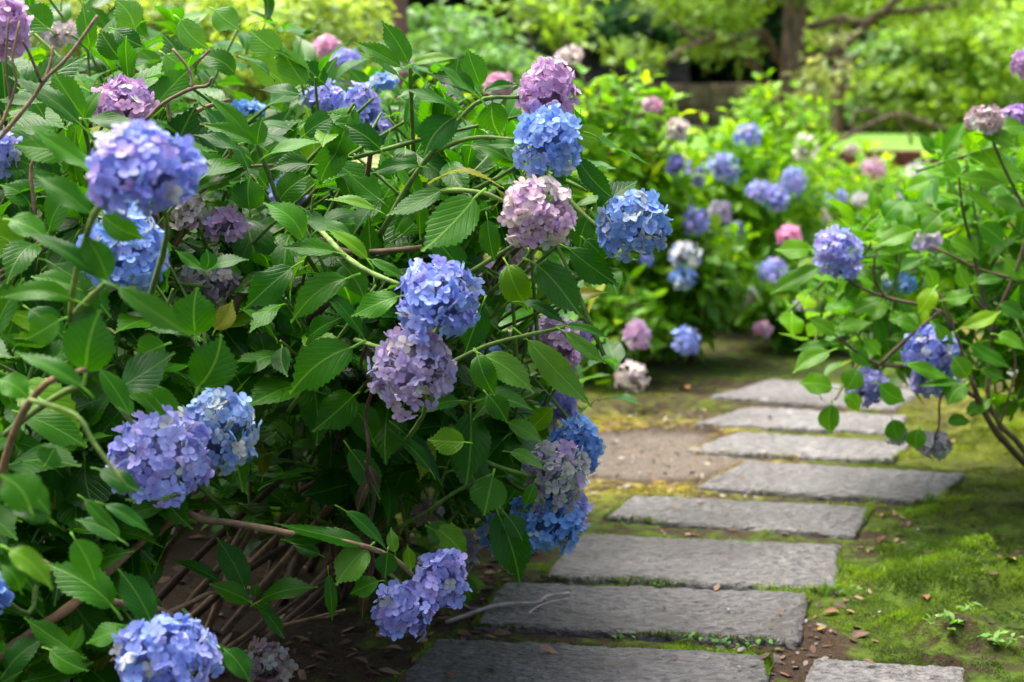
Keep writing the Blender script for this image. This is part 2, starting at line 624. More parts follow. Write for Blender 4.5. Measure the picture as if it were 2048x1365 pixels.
lx = np.linspace(-40, 60, 60)
ly = np.linspace(20.1, 36, 30)
LX, LY = np.meshgrid(lx, ly)
LZz = LZ + 0.05 * fbm(LX * 0.6, LY * 0.6, 3)
n2 = np.arange(60 * 30).reshape(30, 60)
lq = np.stack([n2[:-1, :-1], n2[:-1, 1:], n2[1:, 1:], n2[1:, :-1]], -1).reshape(-1, 4)
obj('lawn', mesh('lawn', np.stack([LX, LY, LZz], -1).reshape(-1, 3), lq, LAWN), kind='structure')
kerb = obj('kerb', None, None, (0, 20, 0), label='low retaining kerb of red-brown blocks along the edge of the lawn', category='kerb', kind='thing')
kb = mesh('kerb_block', *bevel_box(-0.6, 0.6, -0.1, 0.1, 0.47, 0.70, 0.015), KERBM)
for k in range(24):
    obj('kerb_block', kb, kerb, Vector((-14 + k * 1.214, 0.006 * (k % 3), 0.004 * (k % 2))))
obj('footing', mesh('footing', *box(-15, 17, -0.06, 0.13, -0.2, 0.468), PALE, shade=False), kerb)
# hill behind everything
hx = np.linspace(-70, 80, 60)
hy = np.linspace(31.5, 75, 40)
HX, HY = np.meshgrid(hx, hy)
HZ = 2.0 * smooth(31.5, 32.6, HY) + smooth(33, 70, HY) * 16 + 1.2 * (fbm(HX * 0.2, HY * 0.2, 3) - 0.5) * smooth(32, 36, HY) + 0.3
n2 = np.arange(60 * 40).reshape(40, 60)
hq = np.stack([n2[:-1, :-1], n2[:-1, 1:], n2[1:, 1:], n2[1:, :-1]], -1).reshape(-1, 4)
obj('hill', mesh('hill', np.stack([HX, HY, HZ], -1).reshape(-1, 3), hq, HILLM), kind='structure')


# ------------------------------------------------------------------ stone slabs
def make_slab(q, label, tone, k):
    c = (q[0] + q[1] + q[2] + q[3]) / 4
    NXs, NYs = 120, 52
    U, W = np.meshgrid(np.linspace(0, 1, NXs), np.linspace(0, 1, NYs))
    Q = [np.array(p[:]) for p in (q[3], q[2], q[1], q[0])]       # front-left, front-right, back-right, back-left
    P = (1 - W)[..., None] * ((1 - U)[..., None] * Q[0] + U[..., None] * Q[1]) + W[..., None] * ((1 - U)[..., None] * Q[3] + U[..., None] * Q[2])
    # ragged edges
    lw = np.linalg.norm(Q[1] - Q[0])
    ld = np.linalg.norm(Q[3] - Q[0])
    ex = np.minimum(U, 1 - U) * lw
    ey = np.minimum(W, 1 - W) * ld
    e = np.minimum(ex, ey)
    wob = (fbm(P[..., 0] * 14 + k * 7, P[..., 1] * 14, 3) - 0.5) * 0.010
    P[..., 0] += np.where(e < 0.03, wob, 0)
    P[..., 1] += np.where(e < 0.03, (fbm(P[..., 0] * 16, P[..., 1] * 11 + k * 5, 3) - 0.5) * 0.012, 0)
    # chiselled top with worn arrises
    P[..., 2] += 0.011 * (fbm(P[..., 0] * 30 + k * 3, P[..., 1] * 46, 3) - 0.5) + 0.006 * (fbm(P[..., 0] * 3, P[..., 1] * 4 + k, 2) - 0.5)
    P[..., 2] -= 0.008 * smooth(0.016, 0.0, e)
    V = list((P - np.array(c[:])).reshape(-1, 3))
    F = []
    I = np.arange(NXs * NYs).reshape(NYs, NXs)
    for j in range(NYs - 1):
        for i in range(NXs - 1):
            F.append((I[j, i], I[j, i + 1], I[j + 1, i + 1], I[j + 1, i]))
    loop = list(I[0, :]) + list(I[1:, -1]) + list(I[-1, -2::-1]) + list(I[-2:0:-1, 0])
    prev = loop
    for dz, inset in ((-0.03, 0.0), (-0.11, 0.004)):
        cur = []
        for n, i in enumerate(loop):
            p = V[i].copy()
            jit = 0.006 * (random.random() - 0.5)
            p[2] = dz + SLAB_TOP - SLAB_TOP
            p[0] *= 1 - inset + jit
            p[1] *= 1 - inset + jit
            cur.append(len(V))
            V.append(p)
        for n in range(len(loop)):
            m = (n + 1) % len(loop)
            F.append((prev[m], prev[n], cur[n], cur[m]))
        prev = cur
    F.append(tuple(prev[::-1]))
    o = obj('stone_slab', mesh('stone_slab', V, [tuple(int(a) for a in f) for f in F], SLAB), None, c, (tone,) * 3,
            label=label, category='stone slab', kind='thing', group='stepping slabs of the garden path')
    return o


for k, ((q, lab, tone), w) in enumerate(zip(SLABS, slab_quads)):
    make_slab(w, lab, tone, k)

# ------------------------------------------------------------------ hydrangea pieces
def leaf_width(t):
    t = np.clip(t, 0, 1)
    w = np.power(np.clip(np.sin(np.pi * np.power(t, 0.86)), 0, 1), 0.66)
    return np.clip(w * (1 - 0.70 * smooth(0.62, 0.96, t)), 0, 1)


def make_leaf_mesh(rows, cols, droop, fold, width, wave, mat, name, teeth=True, petiole=0.2, seed=0):
    """leaf blade from origin (blade base) along +Y, normal +Z, length 1; petiole behind the origin"""
    r = np.random.default_rng(seed)
    t = np.linspace(0, 1, rows + 1)
    ang = -droop * (t - 0.25) - 0.25 * droop * np.sin(t * 3)
    ys = np.concatenate([[0], np.cumsum(np.cos(ang[:-1]) / rows)])
    zs = np.concatenate([[0], np.cumsum(np.sin(ang[:-1]) / rows)])
    u = np.linspace(-1, 1, cols + 1)
    V, L, F = [], [], []
    ph = r.uniform(0, 6)
    bend = r.uniform(-0.16, 0.16)
    twist = r.uniform(-0.35, 0.35)
    for i in range(rows + 1):
        w = max(leaf_width(t[i]) * 0.5 * width, 0.004)
        for j in range(cols + 1):
            uu = u[j]
            ww = w
            if teeth and abs(uu) > 0.99 and 0.1 < t[i] < 0.97:
                ww = w + (0.018 if i % 2 else -0.010)
            x = uu * ww * math.cos(fold)
            z = zs[i] + abs(uu) * ww * math.sin(fold) * (1 - 0.6 * abs(uu)) + wave * math.sin(t[i] * 9 + ph + (2 if uu > 0 else 0)) * uu * uu * w
            x, z = x + bend * t[i] * (1 - t[i]) * 1.6, z + twist * t[i] * uu * ww
            V.append((x, ys[i] + (0.018 if (teeth and abs(uu) > 0.99 and i % 2) else 0), z))
            L.append((uu, t[i], w))
    nc = cols + 1
    for i in range(rows):
        for j in range(cols):
            F.append((i * nc + j, i * nc + j + 1, (i + 1) * nc + j + 1, (i + 1) * nc + j))
    if petiole:
        pts = [(0, -petiole, -0.05), (0, -petiole * 0.5, -0.012), (0, 0.0, -0.002), (bend * 0.2, ys[rows // 6], zs[rows // 6] - 0.012)]
        tv, tf = tube(pts, (0.020, 0.016, 0.015, 0.006), 5)
        k = len(V)
        V += [tuple(p) for p in tv]
        L += [(0, -1, 0)] * len(tv)
        F += [tuple(a + k for a in f) for f in tf]
    me = mesh(name, V, F, mat, {'luv': np.array(L)})
    tip = Vector((0, ys[-1], zs[-1]))
    return me, tip


LEAFV = []         # (hi-res shared mesh, tip, lo-res numpy)
for k in range(12):
    r = random.Random(100 + k)
    droop = [0.15, 0.35, 0.5, 0.7, 0.9, 0.3, 0.55, 1.1, 0.2, 0.45, 0.75, -0.15][k]
    fold = [0.15, 0.3, 0.45, 0.2, 0.35, 0.1, 0.5, 0.3, 0.6, 0.25, 0.15, 0.3][k]
    width = [0.52, 0.47, 0.50, 0.56, 0.45, 0.62, 0.44, 0.5, 0.48, 0.64, 0.54, 0.5][k]
    wave = r.uniform(0.05, 0.16)
    hi, tip = make_leaf_mesh(26, 6, droop, fold, width, wave, LEAF_O, 'leaf', True, seed=k)
    lo, _ = make_leaf_mesh(8, 4, droop, fold, width, wave, LEAF_M, 'leaf_low', False, seed=k)
    lv = np.array([v.co[:] for v in lo.vertices])
    ll = np.zeros(len(lv) * 3, np.float32)
    lo.attributes['luv'].data.foreach_get('vector', ll)
    lf = [tuple(p.vertices) for p in lo.polygons]
    bpy.data.meshes.remove(lo)
    LEAFV.append((hi, tip, width, lv, ll.reshape(-1, 3), lf))


def leaf_matrix(base, tip, nrm, k, width=None):
    """world matrix that puts leaf template k with blade base at base, tip at tip, face towards nrm"""
    _, tl, tw = LEAFV[k][:3]
    d = (tip - base)
    L = d.length
    d = d.normalized()
    n = (nrm - d * nrm.dot(d))
    n = n.normalized() if n.length > 1e-4 else d.orthogonal().normalized()
    x = d.cross(n)
    a = math.atan2(tl.z, tl.y)
    s = L / tl.length
    sx = s if width is None else width / tw
    R = Matrix((x, d, n)).transposed()
    A = Matrix.Rotation(-a, 3, 'X')
    M = (R @ A @ Matrix.Diagonal((sx, s, s))).to_4x4()
    M.translation = base
    return M


def petal_floret(seed, curl):
    """four broad rounded petals, unit diameter about 1, facing +Z"""
    r = random.Random(seed)
    V, L, F = [], [], []
    a0 = r.uniform(0, 1.5)
    for p in range(4):
        a = a0 + p * math.pi / 2 + r.uniform(-0.12, 0.12)
        lift = (0.02 if p % 2 else -0.01) + r.uniform(-0.02, 0.03)
        ln = r.uniform(0.46, 0.56)
        wd = r.uniform(0.195, 0.24)
        tw = r.uniform(-0.25, 0.25)
        k = len(V)
        V.append((0.03 * math.cos(a), 0.03 * math.sin(a), 0.0))
        L.append((0.05, p * 0.25, 0))
        ring = [(0.34, 0.0)] + [(0.36 + 0.64 * 0.5 * (1 - math.cos(t)) if False else 0.5, 0) for t in ()]
        prof = [(0.16, 0.42), (0.42, 0.93), (0.68, 1.0), (0.9, 0.66), (1.0, 0.12)]
        outline = [(s * ln, w * wd) for s, w in prof] + [(s * ln, -w * wd) for s, w in prof[::-1]]
        V.append(None)
        L.append((0.6, p * 0.25 + 0.1, 0))
        cz = 0.55 * ln

        def place(s, w):
            z = lift * s / ln + curl * (s / ln) ** 2 * 0.22 + abs(w) / wd * 0.045 + tw * w * 0.4
            return (s * math.cos(a) - w * math.sin(a), s * math.sin(a) + w * math.cos(a), z)
        V[k + 1] = place(cz, 0)
        V[k + 1] = (V[k + 1][0], V[k + 1][1], V[k + 1][2] - 0.01)
        for s, w in outline:
            V.append(place(s, w))
            L.append((s / ln, p * 0.25 + w, 0))
        n = len(outline)
        F.append((k, k + 2, k + 1))
        for i in range(n - 1):
            F.append((k + 1, k + 2 + i, k + 3 + i))
        F.append((k + 1, k + 1 + n, k))
    k = len(V)
    for q in ((0.05, 0, 0.02), (0, 0.05, 0.02), (-0.05, 0, 0.02), (0, -0.05, 0.02), (0, 0, 0.065)):
        V.append(q)
        L.append((0, 0, 0.8))
    F += [(k, k + 1, k + 4), (k + 1, k + 2, k + 4), (k + 2, k + 3, k + 4), (k + 3, k, k + 4)]
    return V, F, L


FLORETS = []
for k in range(7):
    V, F, L = petal_floret(50 + k, [-0.9, -0.5, 0.0, 0.3, 0.8, -0.3, 0.5][k])
    FLORETS.append((mesh('floret', V, F, PETAL_O, {'luv': np.array(L)}), np.array(V), F, np.array(L)))


def head_layout(n, seed, sx, sz, under=-0.75):
    """florets over a lumpy mophead: unit positions, normals"""
    r = random.Random(seed)
    out = []
    tot = int(n * 2 / (1 - under))
    for i in range(tot):
        z = 1 - 2 * (i + 0.5) / tot
        if z < under:
            continue
        ph = i * 2.399963 + r.uniform(-0.2, 0.2)
        rr = math.sqrt(max(0, 1 - z * z))
        d = Vector((rr * math.cos(ph), rr * math.sin(ph), z))
        d = (d + Vector((r.gauss(0, .06), r.gauss(0, .06), r.gauss(0, .06)))).normalized()
        if r.random() < 0.05:
            continue
        lump = 1 + 0.07 * math.sin(d.x * 4.3 + seed) + 0.06 * math.sin(d.y * 5 + seed * 2) + 0.04 * math.sin(d.z * 5 + seed * 3) + r.uniform(-0.15, 0.09)
        nrm = (Vector((d.x / sx, d.y / sx, d.z / sz)).normalized() + Vector((r.gauss(0, .62), r.gauss(0, .62), r.gauss(0, .62)))).normalized()
        out.append((Vector((d.x * sx, d.y * sx, d.z * sz)) * lump, nrm))
    return out


PAL = {   # a few petal colours per kind of head: (weight, linear rgb)
    'peri': [(5, (0.21, 0.34, 0.82)), (2, (0.28, 0.36, 0.82)), (1, (0.40, 0.42, 0.80))],
    'sky': [(5, (0.16, 0.36, 0.82)), (2, (0.23, 0.42, 0.83)), (1, (0.34, 0.41, 0.80))],
    'blue': [(5, (0.11, 0.29, 0.70)), (2, (0.18, 0.37, 0.74)), (1, (0.40, 0.53, 0.58))],
    'vivid': [(5, (0.06, 0.29, 0.74)), (2, (0.12, 0.36, 0.80)), (1, (0.25, 0.45, 0.80))],
    'bluegreen': [(4, (0.16, 0.33, 0.70)), (2, (0.36, 0.50, 0.56)), (2, (0.20, 0.38, 0.75))],
    'lav': [(4, (0.29, 0.34, 0.80)), (3, (0.40, 0.37, 0.80)), (1, (0.24, 0.35, 0.82))],
    'violet': [(4, (0.22, 0.28, 0.78)), (2, (0.36, 0.30, 0.74)), (2, (0.18, 0.30, 0.80))],
    'mauve': [(4, (0.56, 0.31, 0.60)), (2, (0.62, 0.36, 0.58)), (1, (0.48, 0.31, 0.66))],
    'pinkm': [(5, (0.62, 0.36, 0.64)), (2, (0.66, 0.41, 0.62)), (1, (0.56, 0.38, 0.70))],
    'pinkc': [(4, (0.60, 0.38, 0.60)), (3, (0.70, 0.50, 0.60)), (2, (0.72, 0.64, 0.56))],
    'dusk': [(4, (0.42, 0.34, 0.60)), (2, (0.50, 0.36, 0.60)), (1, (0.55, 0.52, 0.46)), (1, (0.36, 0.36, 0.62))],
    'greymau': [(3, (0.46, 0.44, 0.54)), (3, (0.58, 0.64, 0.48)), (1, (0.42, 0.30, 0.58))],
    'purple': [(4, (0.36, 0.20, 0.58)), (2, (0.45, 0.26, 0.60))],
    'indigo': [(4, (0.15, 0.15, 0.50)), (2, (0.22, 0.22, 0.58))],
    'pink': [(4, (0.72, 0.34, 0.50)), (2, (0.76, 0.42, 0.56))],
    'hot': [(4, (0.78, 0.22, 0.44)), (2, (0.80, 0.30, 0.48))],
    'cream': [(3, (0.66, 0.55, 0.52)), (2, (0.66, 0.62, 0.48)), (1, (0.58, 0.40, 0.50))],
    'brown': [(3, (0.36, 0.24, 0.22)), (2, (0.46, 0.38, 0.30)), (1, (0.42, 0.28, 0.34))],
    'dried': [(3, (0.26, 0.24, 0.26)), (2, (0.44, 0.42, 0.42)), (1, (0.18, 0.16, 0.28))],
    'paleblue': [(3, (0.50, 0.56, 0.62)), (2, (0.30, 0.42, 0.72)), (2, (0.60, 0.62, 0.50))],
    'white': [(3, (0.70, 0.70, 0.66)), (1, (0.60, 0.60, 0.72))],
}
PALNAME = {'peri': 'periwinkle blue', 'sky': 'sky blue', 'blue': 'blue', 'vivid': 'vivid blue', 'bluegreen': 'blue and pale green', 'lav': 'lavender blue',
           'violet': 'violet blue', 'mauve': 'mauve', 'pinkm': 'lilac pink', 'pinkc': 'lilac pink and cream', 'dusk': 'dusky mauve', 'greymau': 'fading grey-green and mauve',
           'purple': 'purple', 'indigo': 'deep indigo', 'pink': 'pink', 'hot': 'bright pink', 'cream': 'cream and pink', 'brown': 'faded brownish pink',
           'dried': 'dried grey', 'paleblue': 'pale blue and cream', 'white': 'whitish'}


def pick(pal, r):
    if r.random() < 0.006:
        return (0.38 * r.uniform(.7, 1.2), 0.30, 0.25)
    if r.random() < 0.05:
        return (0.50, 0.56, 0.50)
    tot = sum(w for w, _ in pal)
    x = r.uniform(0, tot)
    for w, c in pal:
        x -= w
        if x <= 0:
            break
    j = r.uniform(0.88, 1.1)
    c = tuple(q + (w - q) * 0.13 for q, w in zip(c, (0.62, 0.64, 0.74)))
    return tuple(min(0.9, max(0.01, q * j + r.uniform(-0.02, 0.02))) for q in c)


def flower_head(parent, origin, center, rx, rz, axis, pal, seed, separate, fl=0.034, n=None):
    """a mophead: core of pedicels (the part's own mesh) with florets on it"""
    r = random.Random(seed)
    sc = (rx + rz) / 2
    R = axis.normalized().to_track_quat('Z', 'Y').to_matrix()
    n = n or int(2.45 * 4 * math.pi * sc * sc / (fl * fl * 0.9))
    n = max(24, min(n, 170))
    # the layout's z axis is kept vertical in the picture for rx / rz, tilted a little along the stem
    tilt = Vector((axis.x * 0.25, axis.y * 0.25, 1)).normalized().to_track_quat('Z', 'Y').to_matrix()
    lay = head_layout(n, seed, rx, rz)
    V, F, L, T = [], [], [], []
    parts = []
    ped = []
    for p, q in lay[::2]:
        ped.append(tube([p * 0.12, p * 0.62, p * 0.93], (0.0022, 0.0014, 0.001), 3))
    import bmesh
    bm = bmesh.new()
    bmesh.ops.create_icosphere(bm, subdivisions=2, radius=1)
    cv = [Vector((v.co.x * rx, v.co.y * rx, v.co.z * rz)) * (0.50 + 0.12 * r.random()) for v in bm.verts]
    bm.verts.index_update()
    cf = [tuple(v.index for v in f.verts) for f in bm.faces]
    bm.free()
    kv, kf = join(ped + [(cv, cf)])
    core_col = pal[0][1]
    cc = (core_col[0] * 0.35 + 0.02, core_col[1] * 0.35 + 0.03, core_col[2] * 0.4)  # petal colour darkened, so gaps between florets look shaded
    M = tilt.to_4x4()
    M.translation = center - origin
    base = pick(pal, r)
    if separate:
        me = mesh('flower_core', kv, kf, PETAL_M, {'luv': np.tile((0.5, 0.1, 0), (len(kv), 1)), 'tint': np.tile((*cc, 1), (len(kv), 1))})
        head = obj('flower_head', me, parent, M)
        for p, q in lay:
            s = fl * r.uniform(0.82, 1.15)
            Rm = q.to_track_quat('Z', 'Y').to_matrix().to_4x4() @ Matrix.Rotation(r.uniform(0, 6.28), 4, 'Z') @ Matrix.Diagonal((s, s, s, 1))
            Rm.translation = p
            obj('floret', FLORETS[r.randrange(7)][0], head, Rm, pick(pal, r))
    else:
        V = [np.array([tuple(v) for v in kv])]
        Fs = list(kf)
        Ls = [np.tile((0.5, 0.1, 0), (len(kv), 1))]
        Ts = [np.tile((*cc, 1), (len(kv), 1))]
        tot = len(kv)
        for p, q in lay:
            s = fl * r.uniform(0.82, 1.15)
            _, fv, ff, flu = FLORETS[r.randrange(7)]
            Rm = np.array((q.to_track_quat('Z', 'Y').to_matrix() @ Matrix.Rotation(r.uniform(0, 6.28), 3, 'Z'))) * s
            V.append(fv @ Rm.T + np.array(p))
            Fs += [tuple(a + tot for a in f) for f in ff]
            Ls.append(flu)
            Ts.append(np.tile((*pick(pal, r), 1), (len(fv), 1)))
            tot += len(fv)
        me = mesh('flower_head', np.concatenate(V), Fs, PETAL_M, {'luv': np.concatenate(Ls), 'tint': np.concatenate(Ts)})
        head = obj('flower_head', me, parent, M)
    return head


WOOD, PALEWOOD, GREENSTEM, DARKWOOD = (0.145, 0.10, 0.062), (0.32, 0.22, 0.14), (0.13, 0.24, 0.045), (0.07, 0.045, 0.03)


class Bush:
    def __init__(s, label, base, tints, leaf_objects, kind='hydrangea_bush', group='hydrangea bushes of the garden'):
        s.base = Vector(base)
        s.root = obj(kind, None, None, s.base, label=label, category='hydrangea', group=group)
        s.tints = tints
        s.nobj = leaf_objects
        s.leaves = []          # (priority, matrix, variant, tint)
        s.outline = None
        s.heads = []           # px, py, rx, ry, Z   for clearing leaves in front
        s.r = random.Random(hash(label) % 9999 if False else len(label) * 13)

    def tint(s):
        a, b = s.tints
        if s.r.random() < 0.008:
            return (0.22, 0.24, 0.02)
        if s.r.random() < 0.08:
            return (b[0] * 1.7 + 0.02, b[1] * 1.35, b[2])
        k = s.r.random()
        j = s.r.uniform(0.85, 1.15)
        return tuple((a[i] * (1 - k) + b[i] * k) * j for i in range(3))

    def leaf(s, base, tip, nrm, width=None, tint=None, k=None, prio=0.0):
        k = s.r.randrange(12) if k is None else k
        s.leaves.append((prio, leaf_matrix(base, tip, nrm, k, width), k, tint or s.tint(), (base + tip) / 2, (tip - base).length, tip))

    def stem(s, pts, r0, r1, color, n=10, sides=6):
        P = [p - s.base for p in spline(pts, n)]
        rr = [r0 + (r1 - r0) * (i / (n - 1)) for i in range(n)]
        # node swellings
        rr = [q * (1.18 if i % 4 == 2 else 1.0) for i, q in enumerate(rr)]
        v, f = tube(P, rr, sides)
        return obj('stem', mesh('stem', v, f, STEM), s.root, None, color)

    def traced(s, bx, by, tx, ty, wpx, Z, dz=0.0, up=0.45, side=0.0, tint=None, k=None):
        """a leaf seen in the photograph: blade base and tip pixels, width in pixels, depth"""
        b, t = pt(bx, by, Z), pt(tx, ty, Z + dz)
        mid = (b + t) / 2
        tc = (CAMP - mid).normalized()
        n = tc * (1 - up) + Vector((0, 0, 1)) * up + Vector((1, 0, 0)) * side
        s.leaf(b, t, n, max(wpx / FPX * Z, 0.3 * (t - b).length) * 1.02, tint, k, prio=100)

    def shoot(s, tip, axis, length, pairs, size, start_bare=0.0, green=True, stem=True, prio=0.0):
        """a leafy shoot ending at tip, growing along axis; leaf pairs set crosswise"""
        r = s.r
        a = axis.normalized()
        root = tip - a * length + Vector((0, 0, -0.12 * length))
        P = spline([root, tip - a * length * 0.5 + Vector((0, 0, -0.05 * length)), tip], 8)
        rot = r.uniform(0, 6.28)
        for k in range(pairs):
            f = 1 - (start_bare + (k / max(1, pairs - 0.4)) * (0.95 - start_bare)) ** 1.15
            i = min(6, max(0, int(f * 7)))
            p = P[i].lerp(P[i + 1], f * 7 - i)
            ax = (P[i + 1] - P[i]).normalized()
            e1 = ax.orthogonal().normalized()
            e2 = ax.cross(e1)
            rot += math.pi / 2 + r.uniform(-0.3, 0.3)
            sz = size * (0.62 + 0.42 * min(1, (k + 0.4) / 2.0)) * r.uniform(0.85, 1.15)
            for sgn in (0, math.pi):
                rad = e1 * math.cos(rot + sgn) + e2 * math.sin(rot + sgn)
                open_ = 0.35 + 0.25 * k + r.uniform(-0.15, 0.2)
                d = (rad * math.sin(min(1.7, open_ + 0.5)) + ax * math.cos(min(1.7, open_ + 0.5)) + Vector((0, 0, -0.22 - 0.05 * k)) + Vector((r.gauss(0, .12), r.gauss(0, .12), r.gauss(0, .12)))).normalized()
                n = ax + Vector((0, 0, 0.9)) + Vector((r.gauss(0, .25), r.gauss(0, .25), r.gauss(0, .2)))
                pb = p + d * sz * 0.2
                s.leaf(pb, pb + d * sz, n, None, None, None, prio)
        if stem and not (s.outline and not (in_poly(*proj(root)[:2], s.outline) and in_poly(proj(tip)[0] + 50, proj(tip)[1], s.outline))):
            s.stem(P, 0.0055, 0.0032, GREENSTEM if green else WOOD, 8, 5)
        return root

    def head(s, px, py, rx, ry, Z, pal, separate=True, stem=True, fl=0.034, n=None, lead=None):
        c = pt(px, py, Z)
        sc = Z / FPX
        r = s.r
        ax = lead or Vector((r.uniform(-.2, .6), -0.7, r.uniform(0.0, 0.5)))
        s.heads.append((px, py, rx, ry, Z))
        h = flower_head(s.root, s.base, c, rx * sc * 0.93, ry * sc * 0.93, ax, PAL[pal], int(px * 7 + py), separate, fl, n)
        h['label'] = PALNAME[pal] + ' mophead bloom'
        if stem:
            a = ax.normalized()
            q = c - a * 0.26 + Vector((-0.10, 0.12, -0.10 if c.z > 0.75 else 0.06))
            s.stem([q, c - a * 0.12 + Vector((0, 0, -0.03)), c - a * 0.01], 0.0055, 0.004, GREENSTEM, 8, 5)
            return q
        return c

    def finish(s):
        keep = []
        for L in s.leaves:
            x, y, z = proj(L[4])
            hit = False
            if L[0] < 50 and s.outline and z < 4.6 and not in_poly(*proj(L[6])[:2], s.outline):
                hit = True
            if L[0] < 50:
                for hx, hy, rx, ry, Z in s.heads + GLOBAL_HEADS:
                    m = 0.35 * L[5] * FPX / max(z, .1)
                    if z < Z + 0.04 and ((x - hx) / (rx + m)) ** 2 + ((y - hy) / (ry + m)) ** 2 < 1:
                        hit = True
                        break
            if not hit:
                keep.append((L, x, y, z))
        def rank(q):
            L, x, y, z = q
            inside = -120 < x < 2170 and -120 < y < 1480
            return (-(L[0] + (0 if inside else -1000) + L[5] / max(z, .2) * 20 - z))
        keep.sort(key=rank)
        inv = Matrix.Translation(-s.base)
        for L, x, y, z in keep[:s.nobj]:
            obj('leaf', LEAFV[L[2]][0], s.root, inv @ L[1], L[3])
        rest = keep[s.nobj:]
        if rest:
            V, F, U, T = [], [], [], []
            tot = 0
            for L, *_ in rest:
                _, _, _, lv, ll, lf = LEAFV[L[2]]
                M = np.array(inv @ L[1])
                V.append(lv @ M[:3, :3].T + M[:3, 3])
                U.append(ll)
                T.append(np.tile((*L[3], 1), (len(lv), 1)))
                F += [tuple(a + tot for a in f) for f in lf]
                tot += len(lv)
            obj('foliage', mesh('foliage', np.concatenate(V), F, LEAF_M, {'luv': np.concatenate(U), 'tint': np.concatenate(T)}), s.root, kind='stuff')


GLOBAL_HEADS = []
LEFT_OUTLINE = [(-300, -400), (340, -400), (420, 30), (480, 20), (560, 40), (640, 110), (700, 80), (760, 30), (830, 80), (950, 85), (1040, 160), (1160, 110), (1215, 250), (1310, 330), (1340, 450), (1250, 590),
                (1175, 650), (1225, 690), (1195, 830), (1200, 930), (1165, 1070), (1050, 1180), (960, 1120), (900, 1130), (760, 1110), (640, 1070), (480, 1040), (350, 1080), (300, 1180), (420, 1320), (460, 1600), (-300, 1600)]


def in_poly(x, y, poly):
    c = False
    j = len(poly) - 1
    for i in range(len(poly)):
        xi, yi = poly[i]
        xj, yj = poly[j]
        if (yi > y) != (yj > y) and x < (xj - xi) * (y - yi) / (yj - yi) + xi:
            c = not c
        j = i
    return c


# ------------------------------------------------------------------ the big shrub beside the path
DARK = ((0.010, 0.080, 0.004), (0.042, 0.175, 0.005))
LITE = (0.085, 0.23, 0.03)
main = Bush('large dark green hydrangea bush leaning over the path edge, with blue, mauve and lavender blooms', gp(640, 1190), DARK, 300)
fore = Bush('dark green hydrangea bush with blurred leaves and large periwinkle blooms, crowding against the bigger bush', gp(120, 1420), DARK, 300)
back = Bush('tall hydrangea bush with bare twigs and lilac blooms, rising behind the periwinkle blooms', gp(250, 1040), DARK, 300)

for b in (main, fore, back):
    b.outline = LEFT_OUTLINE
MAIN_HEADS = [
    (1095, 190, 58, 68, 3.38, 'pinkm'), (1092, 285, 62, 70, 3.28, 'sky'), (1075, 428, 68, 73, 3.22, 'pinkc'), (1265, 455, 67, 72, 3.35, 'blue'),
    (876, 607, 80, 86, 3.12, 'peri'), (826, 742, 86, 90, 3.16, 'dusk'), (880, 1165, 48, 66, 3.40, 'lav'), (808, 1222, 55, 62, 3.38, 'lav'),
    (1150, 898, 54, 62, 4.0, 'vivid'), (1110, 955, 60, 76, 3.72, 'greymau'), (1092, 1045, 66, 62, 3.75, 'vivid'), (1145, 1030, 30, 45, 3.9, 'lav'), (985, 1070, 24, 38, 3.95, 'blue'),
    (1122, 700, 44, 62, 3.85, 'pinkm'), (1150, 680, 26, 34, 4.2, 'purple'), (1092, 668, 30, 30, 4.2, 'dusk'), (1120, 820, 36, 38, 4.3, 'indigo'),
    (1035, 517, 28, 20, 4.6, 'pink'), (990, 555, 32, 34, 4.4, 'purple'), (1132, 462, 28, 30, 3.9, 'purple'), (985, 712, 22, 16, 4.4, 'sky'),
    (855, 1025, 26, 24, 4.2, 'brown'), (935, 1105, 16, 44, 4.0, 'dried'), (530, 1332, 52, 42, 3.75, 'brown'),
]
for h in MAIN_HEADS:
    main.head(*h[:5], h[5], separate=h[2] > 40, stem=True)
FORE_HEADS = [(285, 345, 110, 96, 2.45, 'violet'), (248, 508, 86, 86, 2.95, 'sky'), (318, 915, 96, 92, 3.0, 'lav'), (435, 870, 80, 90, 3.15, 'bluegreen'),
              (335, 1310, 96, 80, 2.78, 'peri'), (-12, 1190, 26, 40, 2.8, 'sky')]
for h in FORE_HEADS:
    fore.head(*h[:5], h[5], fl=0.034)
BACK_HEADS = [(248, 212, 58, 56, 3.5, 'mauve'), (14, 62, 40, 70, 3.05, 'pinkm'), (8, 312, 34, 46, 3.2, 'lav'), (125, 72, 34, 24, 4.6, 'cream'), (72, 35, 20, 22, 4.6, 'sky'),
              (645, 197, 40, 28, 4.3, 'lav'), (722, 212, 34, 42, 4.25, 'violet'), (740, 255, 40, 26, 4.35, 'indigo'), (765, 164, 27, 18, 4.6, 'blue'), (500, 220, 28, 17, 4.5, 'vivid'),
              (575, 388, 34, 36, 4.2, 'lav'), (380, 428, 34, 40, 3.5, 'cream'), (450, 450, 38, 30, 3.5, 'mauve'), (395, 560, 36, 26, 3.6, 'cream'), (440, 570, 34, 34, 3.6, 'pinkc')]
for h in BACK_HEADS:
    back.head(*h[:5], h[5], separate=h[2] > 33 and h[4] < 4, stem=h[4] < 4.4)
GLOBAL_HEADS += main.heads + fore.heads + back.heads

